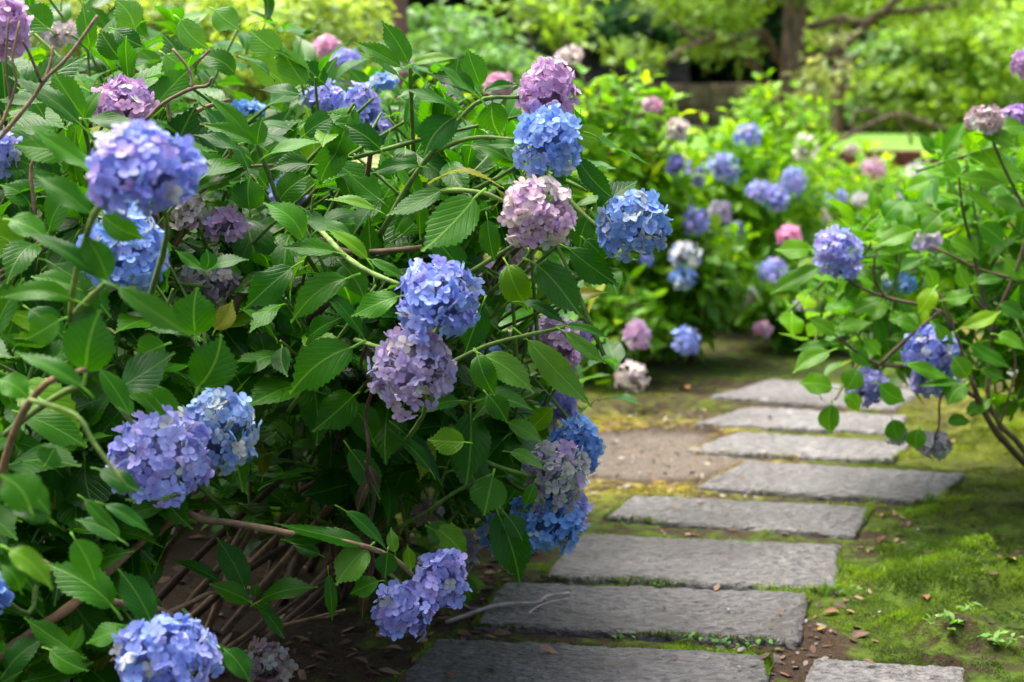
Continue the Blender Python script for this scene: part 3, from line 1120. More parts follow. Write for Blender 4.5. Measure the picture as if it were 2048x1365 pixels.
T3 = [  # traced leaves of the main bush: base, tip, width, depth, dz, up-facing share
    (817, 128, 762, 42, 45, 3.30), (802, 135, 708, 84, 38, 3.28), (798, 152, 700, 98, 20, 3.24, 0, .75), (826, 128, 914, 117, 32, 3.28), (961, 172, 934, 97, 52, 3.30),
    (959, 197, 860, 117, 22, 3.22, -.02, .8), (950, 187, 855, 150, 40, 3.28), (968, 183, 1038, 170, 25, 3.27), (917, 230, 807, 180, 28, 3.2, 0, .75), (910, 235, 848, 313, 80, 3.2, -.02, .25),
    (985, 205, 1000, 272, 62, 3.34, .02, .2), (840, 333, 740, 348, 34, 3.25, 0, .5), (943, 292, 1022, 322, 42, 3.3), (1030, 290, 974, 290, 25, 3.24), (950, 395, 842, 503, 92, 3.15, -.03, .35),
    (885, 380, 771, 432, 48, 3.22, 0, .4), (880, 355, 1009, 378, 22, 3.22, -.02, .8), (975, 440, 990, 525, 42, 3.3, 0, .1), (1155, 318, 1232, 402, 52, 3.4, 0, .3), (1150, 262, 1214, 275, 60, 3.42, 0, .3),
    (1190, 272, 1300, 330, 15, 3.4, 0, .85), (797, 593, 702, 633, 54, 3.15), (735, 520, 650, 455, 42, 3.18, 0, .6), (742, 520, 812, 558, 34, 3.2, 0, .6), (657, 590, 730, 680, 42, 3.2, 0, .5),
    (685, 530, 730, 602, 52, 3.25), (965, 610, 930, 706, 62, 3.3, 0, .15), (1070, 528, 1165, 637, 86, 3.25, 0, .55), (1045, 605, 1135, 652, 32, 3.3, 0, .5), (1130, 652, 1222, 680, 24, 3.35, 0, .5),
    (1130, 665, 1212, 728, 40, 3.33, 0, .45), (1055, 680, 1185, 815, 46, 3.4, 0, .3), (968, 712, 1068, 787, 58, 3.3, 0, .3), (955, 710, 990, 792, 52, 3.28, 0, .2), (1140, 500, 1238, 572, 62, 3.4, 0, .3),
    (1015, 530, 1060, 622, 62, 3.35, 0, .15), (930, 885, 855, 880, 58, 3.4, 0, .25), (975, 790, 1015, 847, 50, 3.4, 0, .25), (1016, 845, 1086, 887, 40, 3.5, 0, .4), (1020, 905, 1092, 943, 34, 3.55, 0, .5),
    (985, 953, 968, 1032, 76, 3.5, -.02, .5), (995, 1025, 1040, 1168, 76, 3.55, 0, .1), (1012, 1030, 1045, 1082, 46, 3.52, 0, .6), (1068, 967, 1048, 1016, 30, 3.6, 0, .1),
    (735, 1097, 672, 1172, 70, 3.3, -.02, .5), (730, 1090, 548, 1047, 34, 3.3, 0, .6), (690, 1022, 775, 1102, 34, 3.28, 0, .6), (775, 1105, 770, 1157, 46, 3.3, 0, .4), (790, 1105, 782, 1055, 24, 3.32),
    (822, 1140, 815, 1090, 26, 3.34), (757, 1163, 700, 1188, 46, 3.3, 0, .5), (657, 1150, 664, 1242, 15, 3.32), (650, 1075, 560, 1080, 40, 3.3, 0, .5), (640, 1110, 585, 1090, 32, 3.34, 0, .4),
    (490, 1180, 433, 1075, 56, 3.4), (500, 1205, 418, 1168, 54, 3.36, -.02, .6), (520, 1202, 637, 1175, 58, 3.35, 0, .6), (510, 1195, 515, 1165, 22, 3.36), (440, 1165, 342, 1120, 30, 3.4, 0, .5),
    (515, 1210, 548, 1232, 28, 3.36, 0, .6), (525, 1220, 568, 1278, 32, 3.36, 0, .3), (705, 695, 580, 790, 88, 3.2, 0, .25), (672, 505, 565, 495, 44, 3.2, 0, .5), (585, 535, 487, 620, 66, 3.25, 0, .4),
    (695, 557, 582, 647, 62, 3.22, 0, .4), (605, 478, 526, 406, 62, 3.2, 0, .55), (860, 940, 780, 860, 40, 3.45, 0, .6), (800, 860, 885, 975, 42, 3.5, 0, .7), (745, 880, 690, 800, 60, 3.5, 0, .2),
    (700, 900, 760, 1000, 60, 3.5, 0, .2), (900, 1075, 850, 1050, 55, 3.5, 0, .3), (870, 1055, 935, 1120, 52, 3.5, 0, .2), (870, 480, 930, 560, 60, 3.4, 0, .15), (760, 400, 700, 350, 50, 3.35, 0, .5),
    (750, 420, 650, 400, 40, 3.3, 0, .6), (700, 470, 600, 440, 45, 3.25, 0, .6), (760, 300, 690, 250, 50, 3.4, 0, .4), (720, 260, 650, 225, 55, 3.5, 0, .4),
    (1170, 480, 1215, 530, 50, 3.45, 0, .3), (1180, 430, 1160, 510, 50, 3.5, 0, .2), (1060, 860, 1110, 810, 45, 3.7, 0, .4), (700, 230, 660, 330, 60, 3.5, 0, .2),
]
LIT_LEAVES = {31, 32, 38, 39, 30, 44, 48}
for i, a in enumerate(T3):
    main.traced(*a, tint=(0.10, 0.26, 0.028) if i in LIT_LEAVES else None)
T2 = [
    (392, 670, 395, 575, 88, 3.1, 0, .4), (397, 775, 442, 668, 96, 3.05, 0, .35), (242, 775, 350, 705, 96, 2.95, 0, .55), (390, 672, 290, 660, 45, 3.12, 0, .5), (172, 745, 200, 620, 112, 2.55, 0, .35),
    (165, 775, 28, 705, 56, 2.45, 0, .6), (50, 830, 175, 895, 60, 2.9, 0, .5), (145, 600, 0, 597, 46, 2.6, 0, .4), (150, 575, 62, 553, 52, 2.9, 0, .5), (235, 575, 382, 672, 40, 2.45, 0, .5),
    (215, 560, 170, 470, 58, 2.5, 0, .4), (195, 555, 45, 460, 42, 2.5, 0, .6), (405, 540, 350, 500, 26, 3.1), (420, 540, 498, 520, 44, 3.12, 0, .6), (412, 540, 412, 498, 40, 3.1, 0, .3),
    (225, 1215, 92, 1128, 88, 2.8, 0, .55), (302, 1245, 236, 1138, 64, 2.78, 0, .5), (255, 1260, 172, 1288, 62, 2.85, 0, .7), (150, 1305, 48, 1235, 46, 2.85, 0, .4), (100, 1300, 178, 1342, 62, 2.8, 0, .5),
    (140, 1300, 165, 1250, 30, 2.8), (190, 340, 62, 255, 32, 2.6, 0, .5), (183, 430, 70, 350, 52, 2.5, 0, .5), (205, 430, 292, 478, 62, 2.55, 0, .2), (230, 800, 268, 830, 40, 2.9, 0, .6),
    (200, 740, 260, 830, 42, 2.85, 0, .6), (30, 960, 100, 1030, 60, 2.4, 0, .4), (60, 1020, 0, 950, 90, 2.35, 0, .4), (100, 1040, 10, 1010, 70, 2.4, 0, .5), (20, 1100, 105, 1180, 60, 2.4, 0, .6),
    (170, 1000, 235, 1065, 40, 2.6, 0, .6), (200, 940, 285, 985, 50, 2.6, 0, .6), (90, 930, 110, 895, 60, 2.75, 0, .5), (210, 1010, 305, 1070, 34, 2.65, 0, .5), (350, 990, 250, 1000, 60, 3.1, 0, .4),
    (330, 1010, 240, 1035, 40, 3.0, 0, .3), (240, 1080, 150, 1040, 60, 2.7, 0, .5), (150, 1080, 190, 1160, 60, 2.6, 0, .4), (40, 1180, 0, 1130, 50, 2.4), (285, 1290, 230, 1250, 50, 2.85, 0, .4),
    (450, 1300, 500, 1365, 50, 2.9, 0, .4), (430, 1290, 470, 1330, 40, 2.9, 0, .5), (310, 820, 240, 760, 40, 3.0, 0, .5), (0, 760, 60, 800, 60, 2.6, 0, .4), (120, 640, 50, 680, 60, 2.7, 0, .3),
    (60, 620, 130, 680, 60, 2.8, 0, .3), (330, 690, 270, 720, 70, 3.05, 0, .2), (290, 770, 370, 860, 60, 3.1, 0, .2), (20, 440, 100, 480, 60, 2.7, 0, .4),
]
for a in T2:
    fore.traced(*a)
T1 = [
    (165, 235, 103, 138, 56, 3.15, 0, .4), (175, 238, 290, 252, 40, 3.1, -.02, .5), (160, 250, 8, 150, 32, 3.1, 0, .55), (148, 305, 26, 290, 76, 3.0, 0, .3), (515, 290, 400, 248, 36, 3.3, 0, .5),
    (505, 285, 408, 188, 36, 3.32), (492, 312, 386, 270, 34, 3.25, 0, .7), (540, 308, 647, 285, 40, 3.28, 0, .6), (515, 290, 525, 236, 42, 3.3), (520, 250, 588, 262, 46, 3.35, 0, .7),
    (500, 420, 500, 352, 66, 3.4, 0, .2), (170, 240, 205, 180, 40, 3.2, 0, .6), (360, 40, 420, 100, 60, 3.6, 0, .3), (430, 20, 480, 60, 60, 3.7), (240, 120, 200, 60, 60, 3.7, 0, .3),
    (180, 100, 165, 10, 40, 3.6, 0, .3), (230, 60, 290, 95, 46, 3.6, 0, .4), (470, 150, 395, 110, 50, 3.7, 0, .4), (540, 150, 470, 110, 40, 3.6, 0, .8), (600, 190, 520, 180, 46, 3.6, 0, .6),
    (330, 110, 390, 160, 60, 3.7, 0, .3), (560, 110, 500, 60, 60, 3.8, 0, .3), (610, 170, 560, 90, 60, 3.8, 0, .3), (650, 170, 600, 120, 50, 3.9, 0, .3), (40, 180, 90, 240, 50, 3.3, 0, .4),
    (60, 330, 0, 300, 60, 3.2, 0, .3), (270, 60, 230, 0, 60, 3.7, 0, .2), (100, 60, 40, 10, 70, 3.4, 0, .3), (690, 290, 640, 370, 60, 3.5, 0, .2), (620, 330, 540, 340, 55, 3.4, 0, .4),
    (610, 270, 680, 230, 55, 3.5, 0, .3), (440, 360, 400, 300, 60, 3.5, 0, .3), (360, 300, 420, 350, 60, 3.6, 0, .2), (560, 400, 620, 350, 60, 3.45, 0, .3), (60, 410, 0, 370, 70, 3.1, 0, .4),
]
for i, a in enumerate(T1):
    back.traced(*a, tint=(0.08, 0.24, 0.028) if i in (12, 13, 20, 21, 22, 26) else None)  # backlit upper leaves: the light is painted as a paler tint


def zsurf(x, y):
    z = 2.75 + 0.62 * math.sqrt(max(0, min(x, 1300)) / 1000)
    z += max(0, (230 - y) / 230) * 0.9
    if x > 600:
        z += max(0, (y - 760) / 500) * 0.45
    return z


REGIONS = [
    # bush, polygon (photo), extra depth range, number of shoots
    (back, [(-60, -60), (330, -60), (430, 40), (560, 50), (640, 130), (740, 190), (760, 400), (500, 480), (-60, 480)], (0.25, 1.1), 62),
    (main, [(640, 330), (720, 110), (830, 120), (1030, 200), (1130, 230), (1200, 330), (1200, 470), (1190, 560), (1100, 640), (1150, 720), (1110, 850), (1120, 980), (1050, 1040), (930, 980), (830, 900), (740, 790), (560, 740), (480, 580)], (0.12, 0.9), 112),
    (fore, [(-80, 420), (330, 440), (500, 600), (520, 740), (400, 830), (300, 930), (230, 1020), (230, 1150), (290, 1270), (340, 1400), (-80, 1420)], (0.12, 0.75), 84),
]
for bush, poly, (d0, d1), cnt in REGIONS:
    r = random.Random(cnt)
    xs, ys = [p[0] for p in poly], [p[1] for p in poly]
    done = 0
    while done < cnt:
        x, y = r.uniform(min(xs), max(xs)), r.uniform(min(ys), max(ys))
        if not in_poly(x, y, poly):
            continue
        Z = zsurf(x, y) + d0 + (d1 - d0) * r.random() ** 1.3
        tip = pt(x, y, Z)
        ax = Vector((r.uniform(-0.5, 0.9), r.uniform(-1.0, 0.15), r.uniform(0.05, 0.9)))
        root = bush.shoot(tip, ax, r.uniform(0.26, 0.42), r.choice((3, 4, 4, 5)), r.uniform(0.13, 0.18), 0.02)
        if done % 5 == 0 and in_poly(proj(root)[0] + 60, proj(root)[1], LEFT_OUTLINE):
            b = bush.base + Vector((r.uniform(-.18, .18), r.uniform(-.12, .25), 0))
            bush.stem([b, b.lerp(root, 0.45) + Vector((r.uniform(-.06, .06), r.uniform(-.05, .1), 0.10)), root.lerp(tip, 0.1)], r.uniform(0.009, 0.014), 0.0055, WOOD, 12, 6)
        done += 1

# interior foliage deeper in, so that the bushes close up behind
for bush, poly, zr, cnt in ((main, [(420, 420), (760, 150), (1050, 230), (1130, 560), (1080, 760), (1000, 840), (560, 760)], (1.0, 2.0), 84),
                            (main, [(300, 640), (1000, 640), (1000, 860), (760, 930), (300, 930)], (1.8, 2.9), 60),
                            (back, [(-80, 20), (560, 100), (700, 200), (640, 500), (400, 660), (-80, 800)], (1.1, 2.2), 66)):
    r = random.Random(cnt + 5)
    xs, ys = [p[0] for p in poly], [p[1] for p in poly]
    done = 0
    while done < cnt:
        x, y = r.uniform(min(xs), max(xs)), r.uniform(min(ys), max(ys))
        if not in_poly(x, y, poly):
            continue
        tip = pt(x, y, zsurf(x, y) + r.uniform(*zr))
        if tip.z < 0.15:
            continue
        bush.shoot(tip, Vector((r.uniform(-.6, .8), r.uniform(-.9, .2), r.uniform(.1, 1))), 0.4, 5, r.uniform(0.12, 0.16), stem=done % 2 == 0)
        done += 1

r = random.Random(90)
for k in range(40):
    x, y = r.uniform(430, 960), r.uniform(800, 1040)
    tip = pt(x, y, r.uniform(3.75, 4.6))
    if tip.z > 0.2:
        main.shoot(tip, Vector((r.uniform(-.6, .8), r.uniform(-.9, .1), r.uniform(0, .8))), 0.3, 4, r.uniform(.11, .15))
# stems seen in the open understorey
def traced_stem(bush, pts, r0, r1, col, n=14):
    bush.stem([pt(*p) for p in pts], r0, r1, col, n, 7)


r = random.Random(3)
for x0, y0, x1, y1, z0, z1, w in [
    (300, 1215, 560, 960, 4.2, 3.9, .011), (360, 1230, 520, 1000, 4.2, 4.1, .012), (390, 1230, 690, 920, 4.35, 4.0, .011), 
    (420, 1250, 560, 960, 4.4, 4.2, .012), (470, 1240, 760, 890, 4.4, 4.1, .012), (290, 1190, 430, 900, 4.3, 4.2, .010), (520, 1290, 800, 1010, 4.3, 4.0, .009),
    (470, 1300, 700, 1130, 4.2, 4.0, .007), (350, 1270, 640, 1050, 4.1, 3.9, .009), (600, 1200, 820, 960, 4.6, 4.3, .010),
    (440, 1310, 590, 1160, 4.1, 3.9, .008), (560, 1260, 660, 1180, 4.2, 4.1, .005), (560, 1130, 720, 860, 4.8, 4.5, .009),
]:
    m = ((x0 + x1) / 2 + r.uniform(-18, 18), (y0 + y1) / 2 + r.uniform(-14, 14), (z0 + z1) / 2)
    traced_stem(main, [(x0 - (x1 - x0) * .25, y0 + (y0 - y1) * .25, z0), (x0, y0, z0), m, (x1, y1, z1)], w * 1.1, w * 0.75, r.choice((WOOD, WOOD, DARKWOOD, (0.22, 0.15, 0.09))))
traced_stem(main, [(200, 1180, 3.5), (260, 1115, 3.45), (330, 1052, 3.4), (368, 1026, 3.38), (410, 1041, 3.36), (470, 1047, 3.34), (582, 1068, 3.32), (650, 1078, 3.3), (735, 1095, 3.3), (790, 1120, 3.33), (825, 1150, 3.37)], 0.0095, 0.005, PALEWOOD, 26)
traced_stem(fore, [(-30, 1335, 3.0), (70, 1262, 3.0), (150, 1206, 3.05), (230, 1130, 3.2), (300, 1070, 3.35)], 0.0105, 0.008, (0.27, 0.165, 0.09))
traced_stem(fore, [(30, 1115, 2.9), (95, 1130, 2.9), (190, 1195, 2.95), (300, 1215, 3.05), (345, 1232, 3.1)], 0.008, 0.006, PALEWOOD)
traced_stem(main, [(330, 1228, 3.3), (380, 1205, 3.33), (430, 1185, 3.36), (505, 1205, 3.37)], 0.005, 0.0035, PALEWOOD)
traced_stem(main, [(560, 1252, 3.7), (610, 1240, 3.65), (690, 1220, 3.55)], 0.004, 0.003, PALEWOOD)
traced_stem(main, [(440, 770, 3.7), (520, 712, 3.65), (600, 655, 3.6), (660, 600, 3.55)], 0.015, 0.010, DARKWOOD)
traced_stem(main, [(430, 820, 3.8), (520, 725, 3.75), (580, 680, 3.7)], 0.016, 0.012, (0.12, 0.075, 0.045))
traced_stem(main, [(735, 690, 3.25), (722, 730, 3.3), (744, 775, 3.32), (731, 830, 3.36), (738, 900, 3.34), (734, 950, 3.36), (748, 1000, 3.38), (738, 1060, 3.4), (745, 1130, 3.42), (728, 1210, 3.45)], 0.0032, 0.0045, DARKWOOD, 34)
traced_stem(main, [(640, 480, 3.6), (700, 505, 3.5), (800, 500, 3.45), (845, 495, 3.45)], 0.007, 0.006, WOOD)
# green flowering stems of the main bush
traced_stem(main, [(760, 470, 3.5), (830, 350, 3.42), (910, 250, 3.35), (965, 200, 3.33), (1040, 195, 3.36)], 0.0065, 0.004, GREENSTEM)
traced_stem(main, [(820, 350, 3.45), (880, 300, 3.38), (950, 276, 3.32), (1035, 280, 3.3)], 0.006, 0.004, GREENSTEM)
traced_stem(main, [(800, 430, 3.4), (880, 385, 3.3), (960, 385, 3.24), (1012, 405, 3.24)], 0.006, 0.004, (0.18, 0.30, 0.06))
traced_stem(main, [(640, 460, 3.4), (690, 512, 3.25), (740, 545, 3.18), (800, 570, 3.14)], 0.006, 0.0045, (0.22, 0.36, 0.08))
traced_stem(main, [(860, 760, 3.4), (900, 728, 3.36), (980, 690, 3.33), (1060, 670, 3.33), (1130, 655, 3.34)], 0.0055, 0.004, GREENSTEM)
traced_stem(main, [(850, 600, 3.5), (940, 545, 3.42), (1030, 490, 3.35), (1060, 470, 3.3)], 0.0055, 0.004, GREENSTEM)
traced_stem(main, [(1080, 330, 3.6), (1140, 400, 3.48), (1180, 440, 3.42), (1215, 465, 3.38)], 0.005, 0.004, GREENSTEM)
traced_stem(main, [(900, 850, 3.6), (960, 915, 3.58), (1010, 938, 3.6), (1070, 955, 3.68)], 0.005, 0.004, GREENSTEM)
traced_stem(main, [(790, 1060, 3.7), (860, 1020, 3.6), (910, 985, 3.55), (985, 950, 3.5)], 0.005, 0.004, GREENSTEM)
traced_stem(main, [(710, 680, 3.3), (740, 690, 3.24), (775, 700, 3.2)], 0.005, 0.0045, (0.20, 0.34, 0.07))
traced_stem(back, [(815, 160, 3.45), (822, 130, 3.35), (815, 240, 3.5), ][::-1] if False else [(828, 330, 3.6), (824, 230, 3.45), (820, 135, 3.3)], 0.005, 0.004, GREENSTEM)
traced_stem(fore, [(140, 640, 2.75), (150, 560, 2.65), (165, 500, 2.55), (188, 430, 2.45), (215, 395, 2.44)], 0.0055, 0.005, (0.20, 0.34, 0.07))
traced_stem(fore, [(150, 625, 2.7), (185, 590, 2.6), (213, 565, 2.5)], 0.005, 0.004, (0.20, 0.34, 0.07))
traced_stem(fore, [(-20, 1040, 2.7), (30, 860, 2.6), (90, 770, 2.55), (170, 740, 2.52)], 0.007, 0.005, (0.24, 0.17, 0.08))
traced_stem(fore, [(10, 870, 2.75), (60, 830, 2.7), (120, 790, 2.6), (165, 770, 2.5)], 0.006, 0.005, GREENSTEM)
traced_stem(fore, [(225, 800, 2.95), (255, 835, 2.98), (290, 880, 3.0)], 0.005, 0.004, (0.20, 0.34, 0.07))
traced_stem(fore, [(60, 800, 2.45), (150, 830, 2.42), (190, 890, 2.42), (250, 970, 2.42)], 0.004, 0.003, (0.20, 0.34, 0.07))
traced_stem(back, [(185, 380, 3.3), (178, 300, 3.25), (165, 240, 3.18)], 0.0055, 0.004, GREENSTEM)
traced_stem(back, [(560, 410, 3.4), (530, 330, 3.33), (515, 290, 3.3)], 0.0055, 0.004, GREENSTEM)
# bare twigs at the top of the tall bush
for pts, w in (
    ([(-20, 300, 3.0), (60, 205, 3.0), (90, 160, 2.98), (140, 110, 2.96), (195, 32, 2.94)], .0042), ([(82, 165, 2.98), (60, 110, 2.97), (45, 82, 2.96)], .0032), ([(90, 162, 2.98), (103, 120, 2.98), (106, 93, 2.98)], .0035),
    ([(0, 255, 3.0), (20, 200, 2.97), (12, 130, 2.95), (18, 35, 2.93)], .003), ([(0, 260, 2.98), (32, 170, 2.96), (25, 120, 2.95), (40, 42, 2.94)], .003),
    ([(290, 242, 3.3), (330, 205, 3.28), (385, 177, 3.25), (415, 172, 3.24), (424, 156, 3.23)], .0042), ([(385, 177, 3.25), (378, 140, 3.25), (345, 98, 3.25)], .0035),
    ([(340, 250, 3.6), (338, 190, 3.6), (380, 140, 3.6), (420, 100, 3.6)], .004), ([(70, 430, 3.1), (62, 350, 3.1), (66, 320, 3.1)], .004), ([(370, 250, 3.7), (400, 220, 3.7), (460, 200, 3.7)], .006),
    ([(330, 260, 3.7), (420, 250, 3.65), (520, 260, 3.6)], .005), ([(400, 370, 3.6), (440, 330, 3.6), (480, 290, 3.6)], .004), ([(380, 400, 3.5), (470, 340, 3.5), (560, 330, 3.5)], .004),
    ([(340, 500, 3.6), (380, 450, 3.55), (395, 440, 3.5)], .007), ([(320, 520, 3.6), (360, 470, 3.55), (370, 430, 3.5)], .006), ([(350, 660, 3.6), (345, 560, 3.55), (325, 470, 3.5), (310, 410, 3.5)], .005),
    ([(0, 560, 3.2), (60, 515, 3.2), (120, 480, 3.2)], .005), ([(0, 545, 3.25), (50, 510, 3.25), (95, 470, 3.25)], .004), ([(460, 640, 3.6), (490, 580, 3.55), (540, 545, 3.5)], .009), ([(150, 420, 3.4), (152, 300, 3.4), (148, 215, 3.4)], .003),
    ([(450, 960, 3.6), (480, 880, 3.6), (490, 800, 3.6)], .005), ([(430, 800, 3.7), (425, 740, 3.7), (400, 690, 3.7)], .006), ([(205, 900, 3.3), (206, 780, 3.3), (195, 700, 3.3)], .006),
):
    traced_stem(back, pts, w, w * 0.75, r.choice((WOOD, PALEWOOD, (0.24, 0.16, 0.10))), 14)
# shrivelled brown leaves on the dead stem
for (x0, y0, x1, y1) in ((735, 930, 760, 985), (740, 960, 715, 1030), (735, 1170, 725, 1240), (728, 690, 742, 735)):
    main.traced(x0, y0, x1, y1, 16, 3.38, tint=(0.06, 0.04, 0.028), k=7)
# a few yellow leaves
main.traced(400, 740, 330, 780, 40, 3.5, 0, .4, tint=(0.34, 0.30, 0.03))
main.traced(430, 660, 465, 600, 50, 3.4, 0, .4, tint=(0.26, 0.28, 0.04))
main.traced(860, 880, 840, 960, 38, 3.6, 0, .2, tint=(0.22, 0.30, 0.03))
main.traced(215, 1310, 190, 1345, 34, 3.3, 0, .4, tint=(0.20, 0.18, 0.03))
for b in (main, fore, back):
    b.finish()

# ------------------------------------------------------------------ hydrangea by the mossy bank
RT = ((0.035, 0.15, 0.003), (0.10, 0.27, 0.005))
bank_bush = Bush('open twiggy hydrangea bush on the mossy bank, its leaves hanging over the slabs', gp(2135, 1010, 0.06), RT, 300)
ZB = 5.2
for h in [(1672, 508, 44, 52, 5.05, 'lav'), (1862, 700, 52, 46, 5.1, 'violet'), (1868, 760, 44, 44, 5.15, 'lav'), (1735, 775, 40, 36, 5.2, 'indigo'), (1970, 242, 38, 26, 5.0, 'brown'), (2032, 232, 28, 20, 5.1, 'purple'),
          (2042, 128, 18, 26, 5.0, 'mauve'), (1866, 892, 30, 30, 5.3, 'dried'), (1795, 872, 16, 22, 5.3, 'dried'), (1855, 485, 24, 22, 5.4, 'dusk'), (1800, 570, 32, 18, 5.6, 'vivid'), (1690, 540, 26, 22, 5.1, 'violet')]:
    bank_bush.head(*h[:5], h[5], separate=h[2] > 36, stem=False)
GLOBAL_HEADS[:] = list(bank_bush.heads)
for a in [(1620, 500, 1550, 500, 50, 5.0), (1640, 535, 1540, 588, 40, 5.0), (1828, 462, 1750, 492, 52, 5.0), (1812, 500, 1755, 508, 24, 5.0), (1868, 578, 1850, 533, 34, 5.0), (1890, 600, 1946, 590, 40, 4.95), (1868, 578, 1836, 627, 40, 4.95),
          (1935, 575, 1915, 533, 34, 5.0), (1950, 565, 2006, 558, 30, 5.0), (1925, 655, 2002, 622, 42, 4.95), (1670, 670, 1616, 636, 38, 5.0), (1676, 655, 1746, 645, 30, 5.0), (1663, 688, 1588, 702, 24, 5.0), (1660, 703, 1586, 747, 52, 4.95),
          (1735, 680, 1762, 712, 32, 5.0), (1665, 775, 1597, 768, 52, 5.0), (1664, 810, 1664, 870, 50, 5.0, 0, .1), (1715, 740, 1690, 783, 52, 5.05), (1760, 770, 1812, 803, 48, 5.0, 0, .2), (1810, 728, 1907, 760, 22, 4.95), (1920, 768, 1833, 772, 24, 4.95),
          (1930, 770, 1896, 812, 52, 4.92), (1935, 755, 1905, 710, 52, 5.0), (1940, 690, 2022, 737, 38, 5.0), (1995, 670, 2052, 702, 38, 5.0), (1785, 840, 1800, 884, 42, 5.1), (1838, 858, 1835, 902, 42, 5.1, 0, .1), (1895, 845, 1944, 845, 36, 5.1),
          (1910, 352, 1866, 344, 28, 5.0), (1916, 352, 1890, 316, 38, 5.0), (1920, 355, 2012, 370, 34, 5.0), (1925, 402, 1878, 390, 28, 4.95, 0, .75), (1935, 380, 1995, 432, 28, 5.0), (1990, 400, 2052, 420, 38, 5.0), (1965, 270, 2037, 297, 44, 5.0),
          (2000, 258, 2056, 256, 48, 5.05), (1960, 332, 2056, 352, 62, 5.1), (1965, 300, 2000, 340, 40, 5.05), (1880, 430, 1840, 470, 44, 5.1), (1960, 450, 2010, 490, 46, 5.1), (1900, 480, 1960, 520, 44, 5.1), (2010, 520, 2056, 560, 46, 5.1),
          (1720, 560, 1690, 600, 40, 5.1), (1760, 600, 1700, 625, 36, 5.1), (1790, 640, 1840, 660, 36, 5.1), (1700, 700, 1740, 735, 40, 5.1), (1640, 790, 1620, 745, 36, 5.05), (1980, 800, 1930, 830, 34, 5.1), (1960, 740, 2010, 760, 30, 5.0),
          (1840, 520, 1800, 545, 36, 5.2), (1770, 440, 1810, 400, 46, 5.2), (1860, 360, 1810, 380, 40, 5.2), (2000, 610, 2050, 640, 44, 5.1), (1870, 650, 1910, 690, 36, 5.05), (1690, 790, 1720, 825, 36, 5.1)]:
    bank_bush.traced(*a)
r = random.Random(21)
poly = [(1760, 400), (1880, 310), (2120, 260), (2150, 690), (1960, 680), (1830, 670), (1700, 640), (1640, 600), (1690, 480)]
done = 0
while done < 125:
    x, y = r.uniform(1600, 2150), r.uniform(260, 780)
    if not in_poly(x, y, poly):
        continue
    tip = pt(x, y, 5.15 + r.uniform(0.05, 1.0))
    bank_bush.shoot(tip, Vector((r.uniform(-0.9, 0.5), r.uniform(-0.7, 0.3), r.uniform(0.1, 0.9))), r.uniform(0.2, 0.34), r.choice((3, 4)), r.uniform(0.12, 0.16))
    done += 1
BB = bank_bush
root = (2135, 1010, 5.75)
for pts, w0, w1 in (
    ([root, (2048, 925, 5.4), (1990, 860, 5.2), (1960, 805, 5.1), (1945, 765, 5.05)], .013, .008), ([(2100, 985, 5.6), (2040, 890, 5.35), (2000, 850, 5.25), (1975, 790, 5.2), (1985, 690, 5.2)], .011, .006),
    ([(1985, 690, 5.2), (1990, 640, 5.15), (2025, 560, 5.1), (2048, 490, 5.1), (2060, 440, 5.1)], .006, .005), ([(1960, 800, 5.1), (1900, 765, 5.1), (1830, 735, 5.1), (1760, 730, 5.1), (1715, 705, 5.1), (1670, 670, 5.0)], .008, .004),
    ([(1760, 730, 5.1), (1800, 690, 5.1), (1860, 640, 5.1), (1885, 625, 5.1), (1915, 680, 5.15)], .006, .005), ([(1885, 625, 5.1), (1840, 610, 5.1), (1770, 595, 5.1), (1710, 570, 5.08), (1680, 545, 5.06)], .006, .004),
    ([(1770, 595, 5.1), (1750, 560, 5.08), (1748, 510, 5.05)], .005, .004), ([(2040, 560, 5.2), (1960, 540, 5.2), (1900, 510, 5.2), (1860, 490, 5.25)], .005, .004), ([(1985, 690, 5.2), (1950, 520, 5.15), (1925, 420, 5.05), (1918, 355, 5.0)], .006, .004),
    ([(2060, 440, 5.1), (2010, 340, 5.05), (1980, 270, 5.0)], .005, .004), ([(2000, 850, 5.25), (2015, 800, 5.2), (2030, 740, 5.2), (2028, 700, 5.2)], .004, .003), ([(1945, 770, 5.05), (1930, 720, 5.05), (1890, 610, 4.98), (1868, 578, 4.98)], .005, .003),
    ([(1900, 765, 5.1), (1880, 800, 5.15), (1878, 850, 5.2), (1866, 880, 5.3)], .004, .003), ([(1715, 730, 5.1), (1670, 800, 5.02)], .004, .003), ([(1990, 640, 5.15), (1950, 600, 5.05), (1940, 570, 5.0)], .005, .003),
):
    traced_stem(BB, pts, w0, w1, r.choice((WOOD, WOOD, (0.20, 0.14, 0.085))), 14)
bank_bush.finish()

# ------------------------------------------------------------------ hydrangeas across the bend of the path
GLOBAL_HEADS[:] = []
YG = ((0.085, 0.25, 0.005), (0.21, 0.40, 0.010))
YD = ((0.05, 0.17, 0.006), (0.12, 0.28, 0.010))


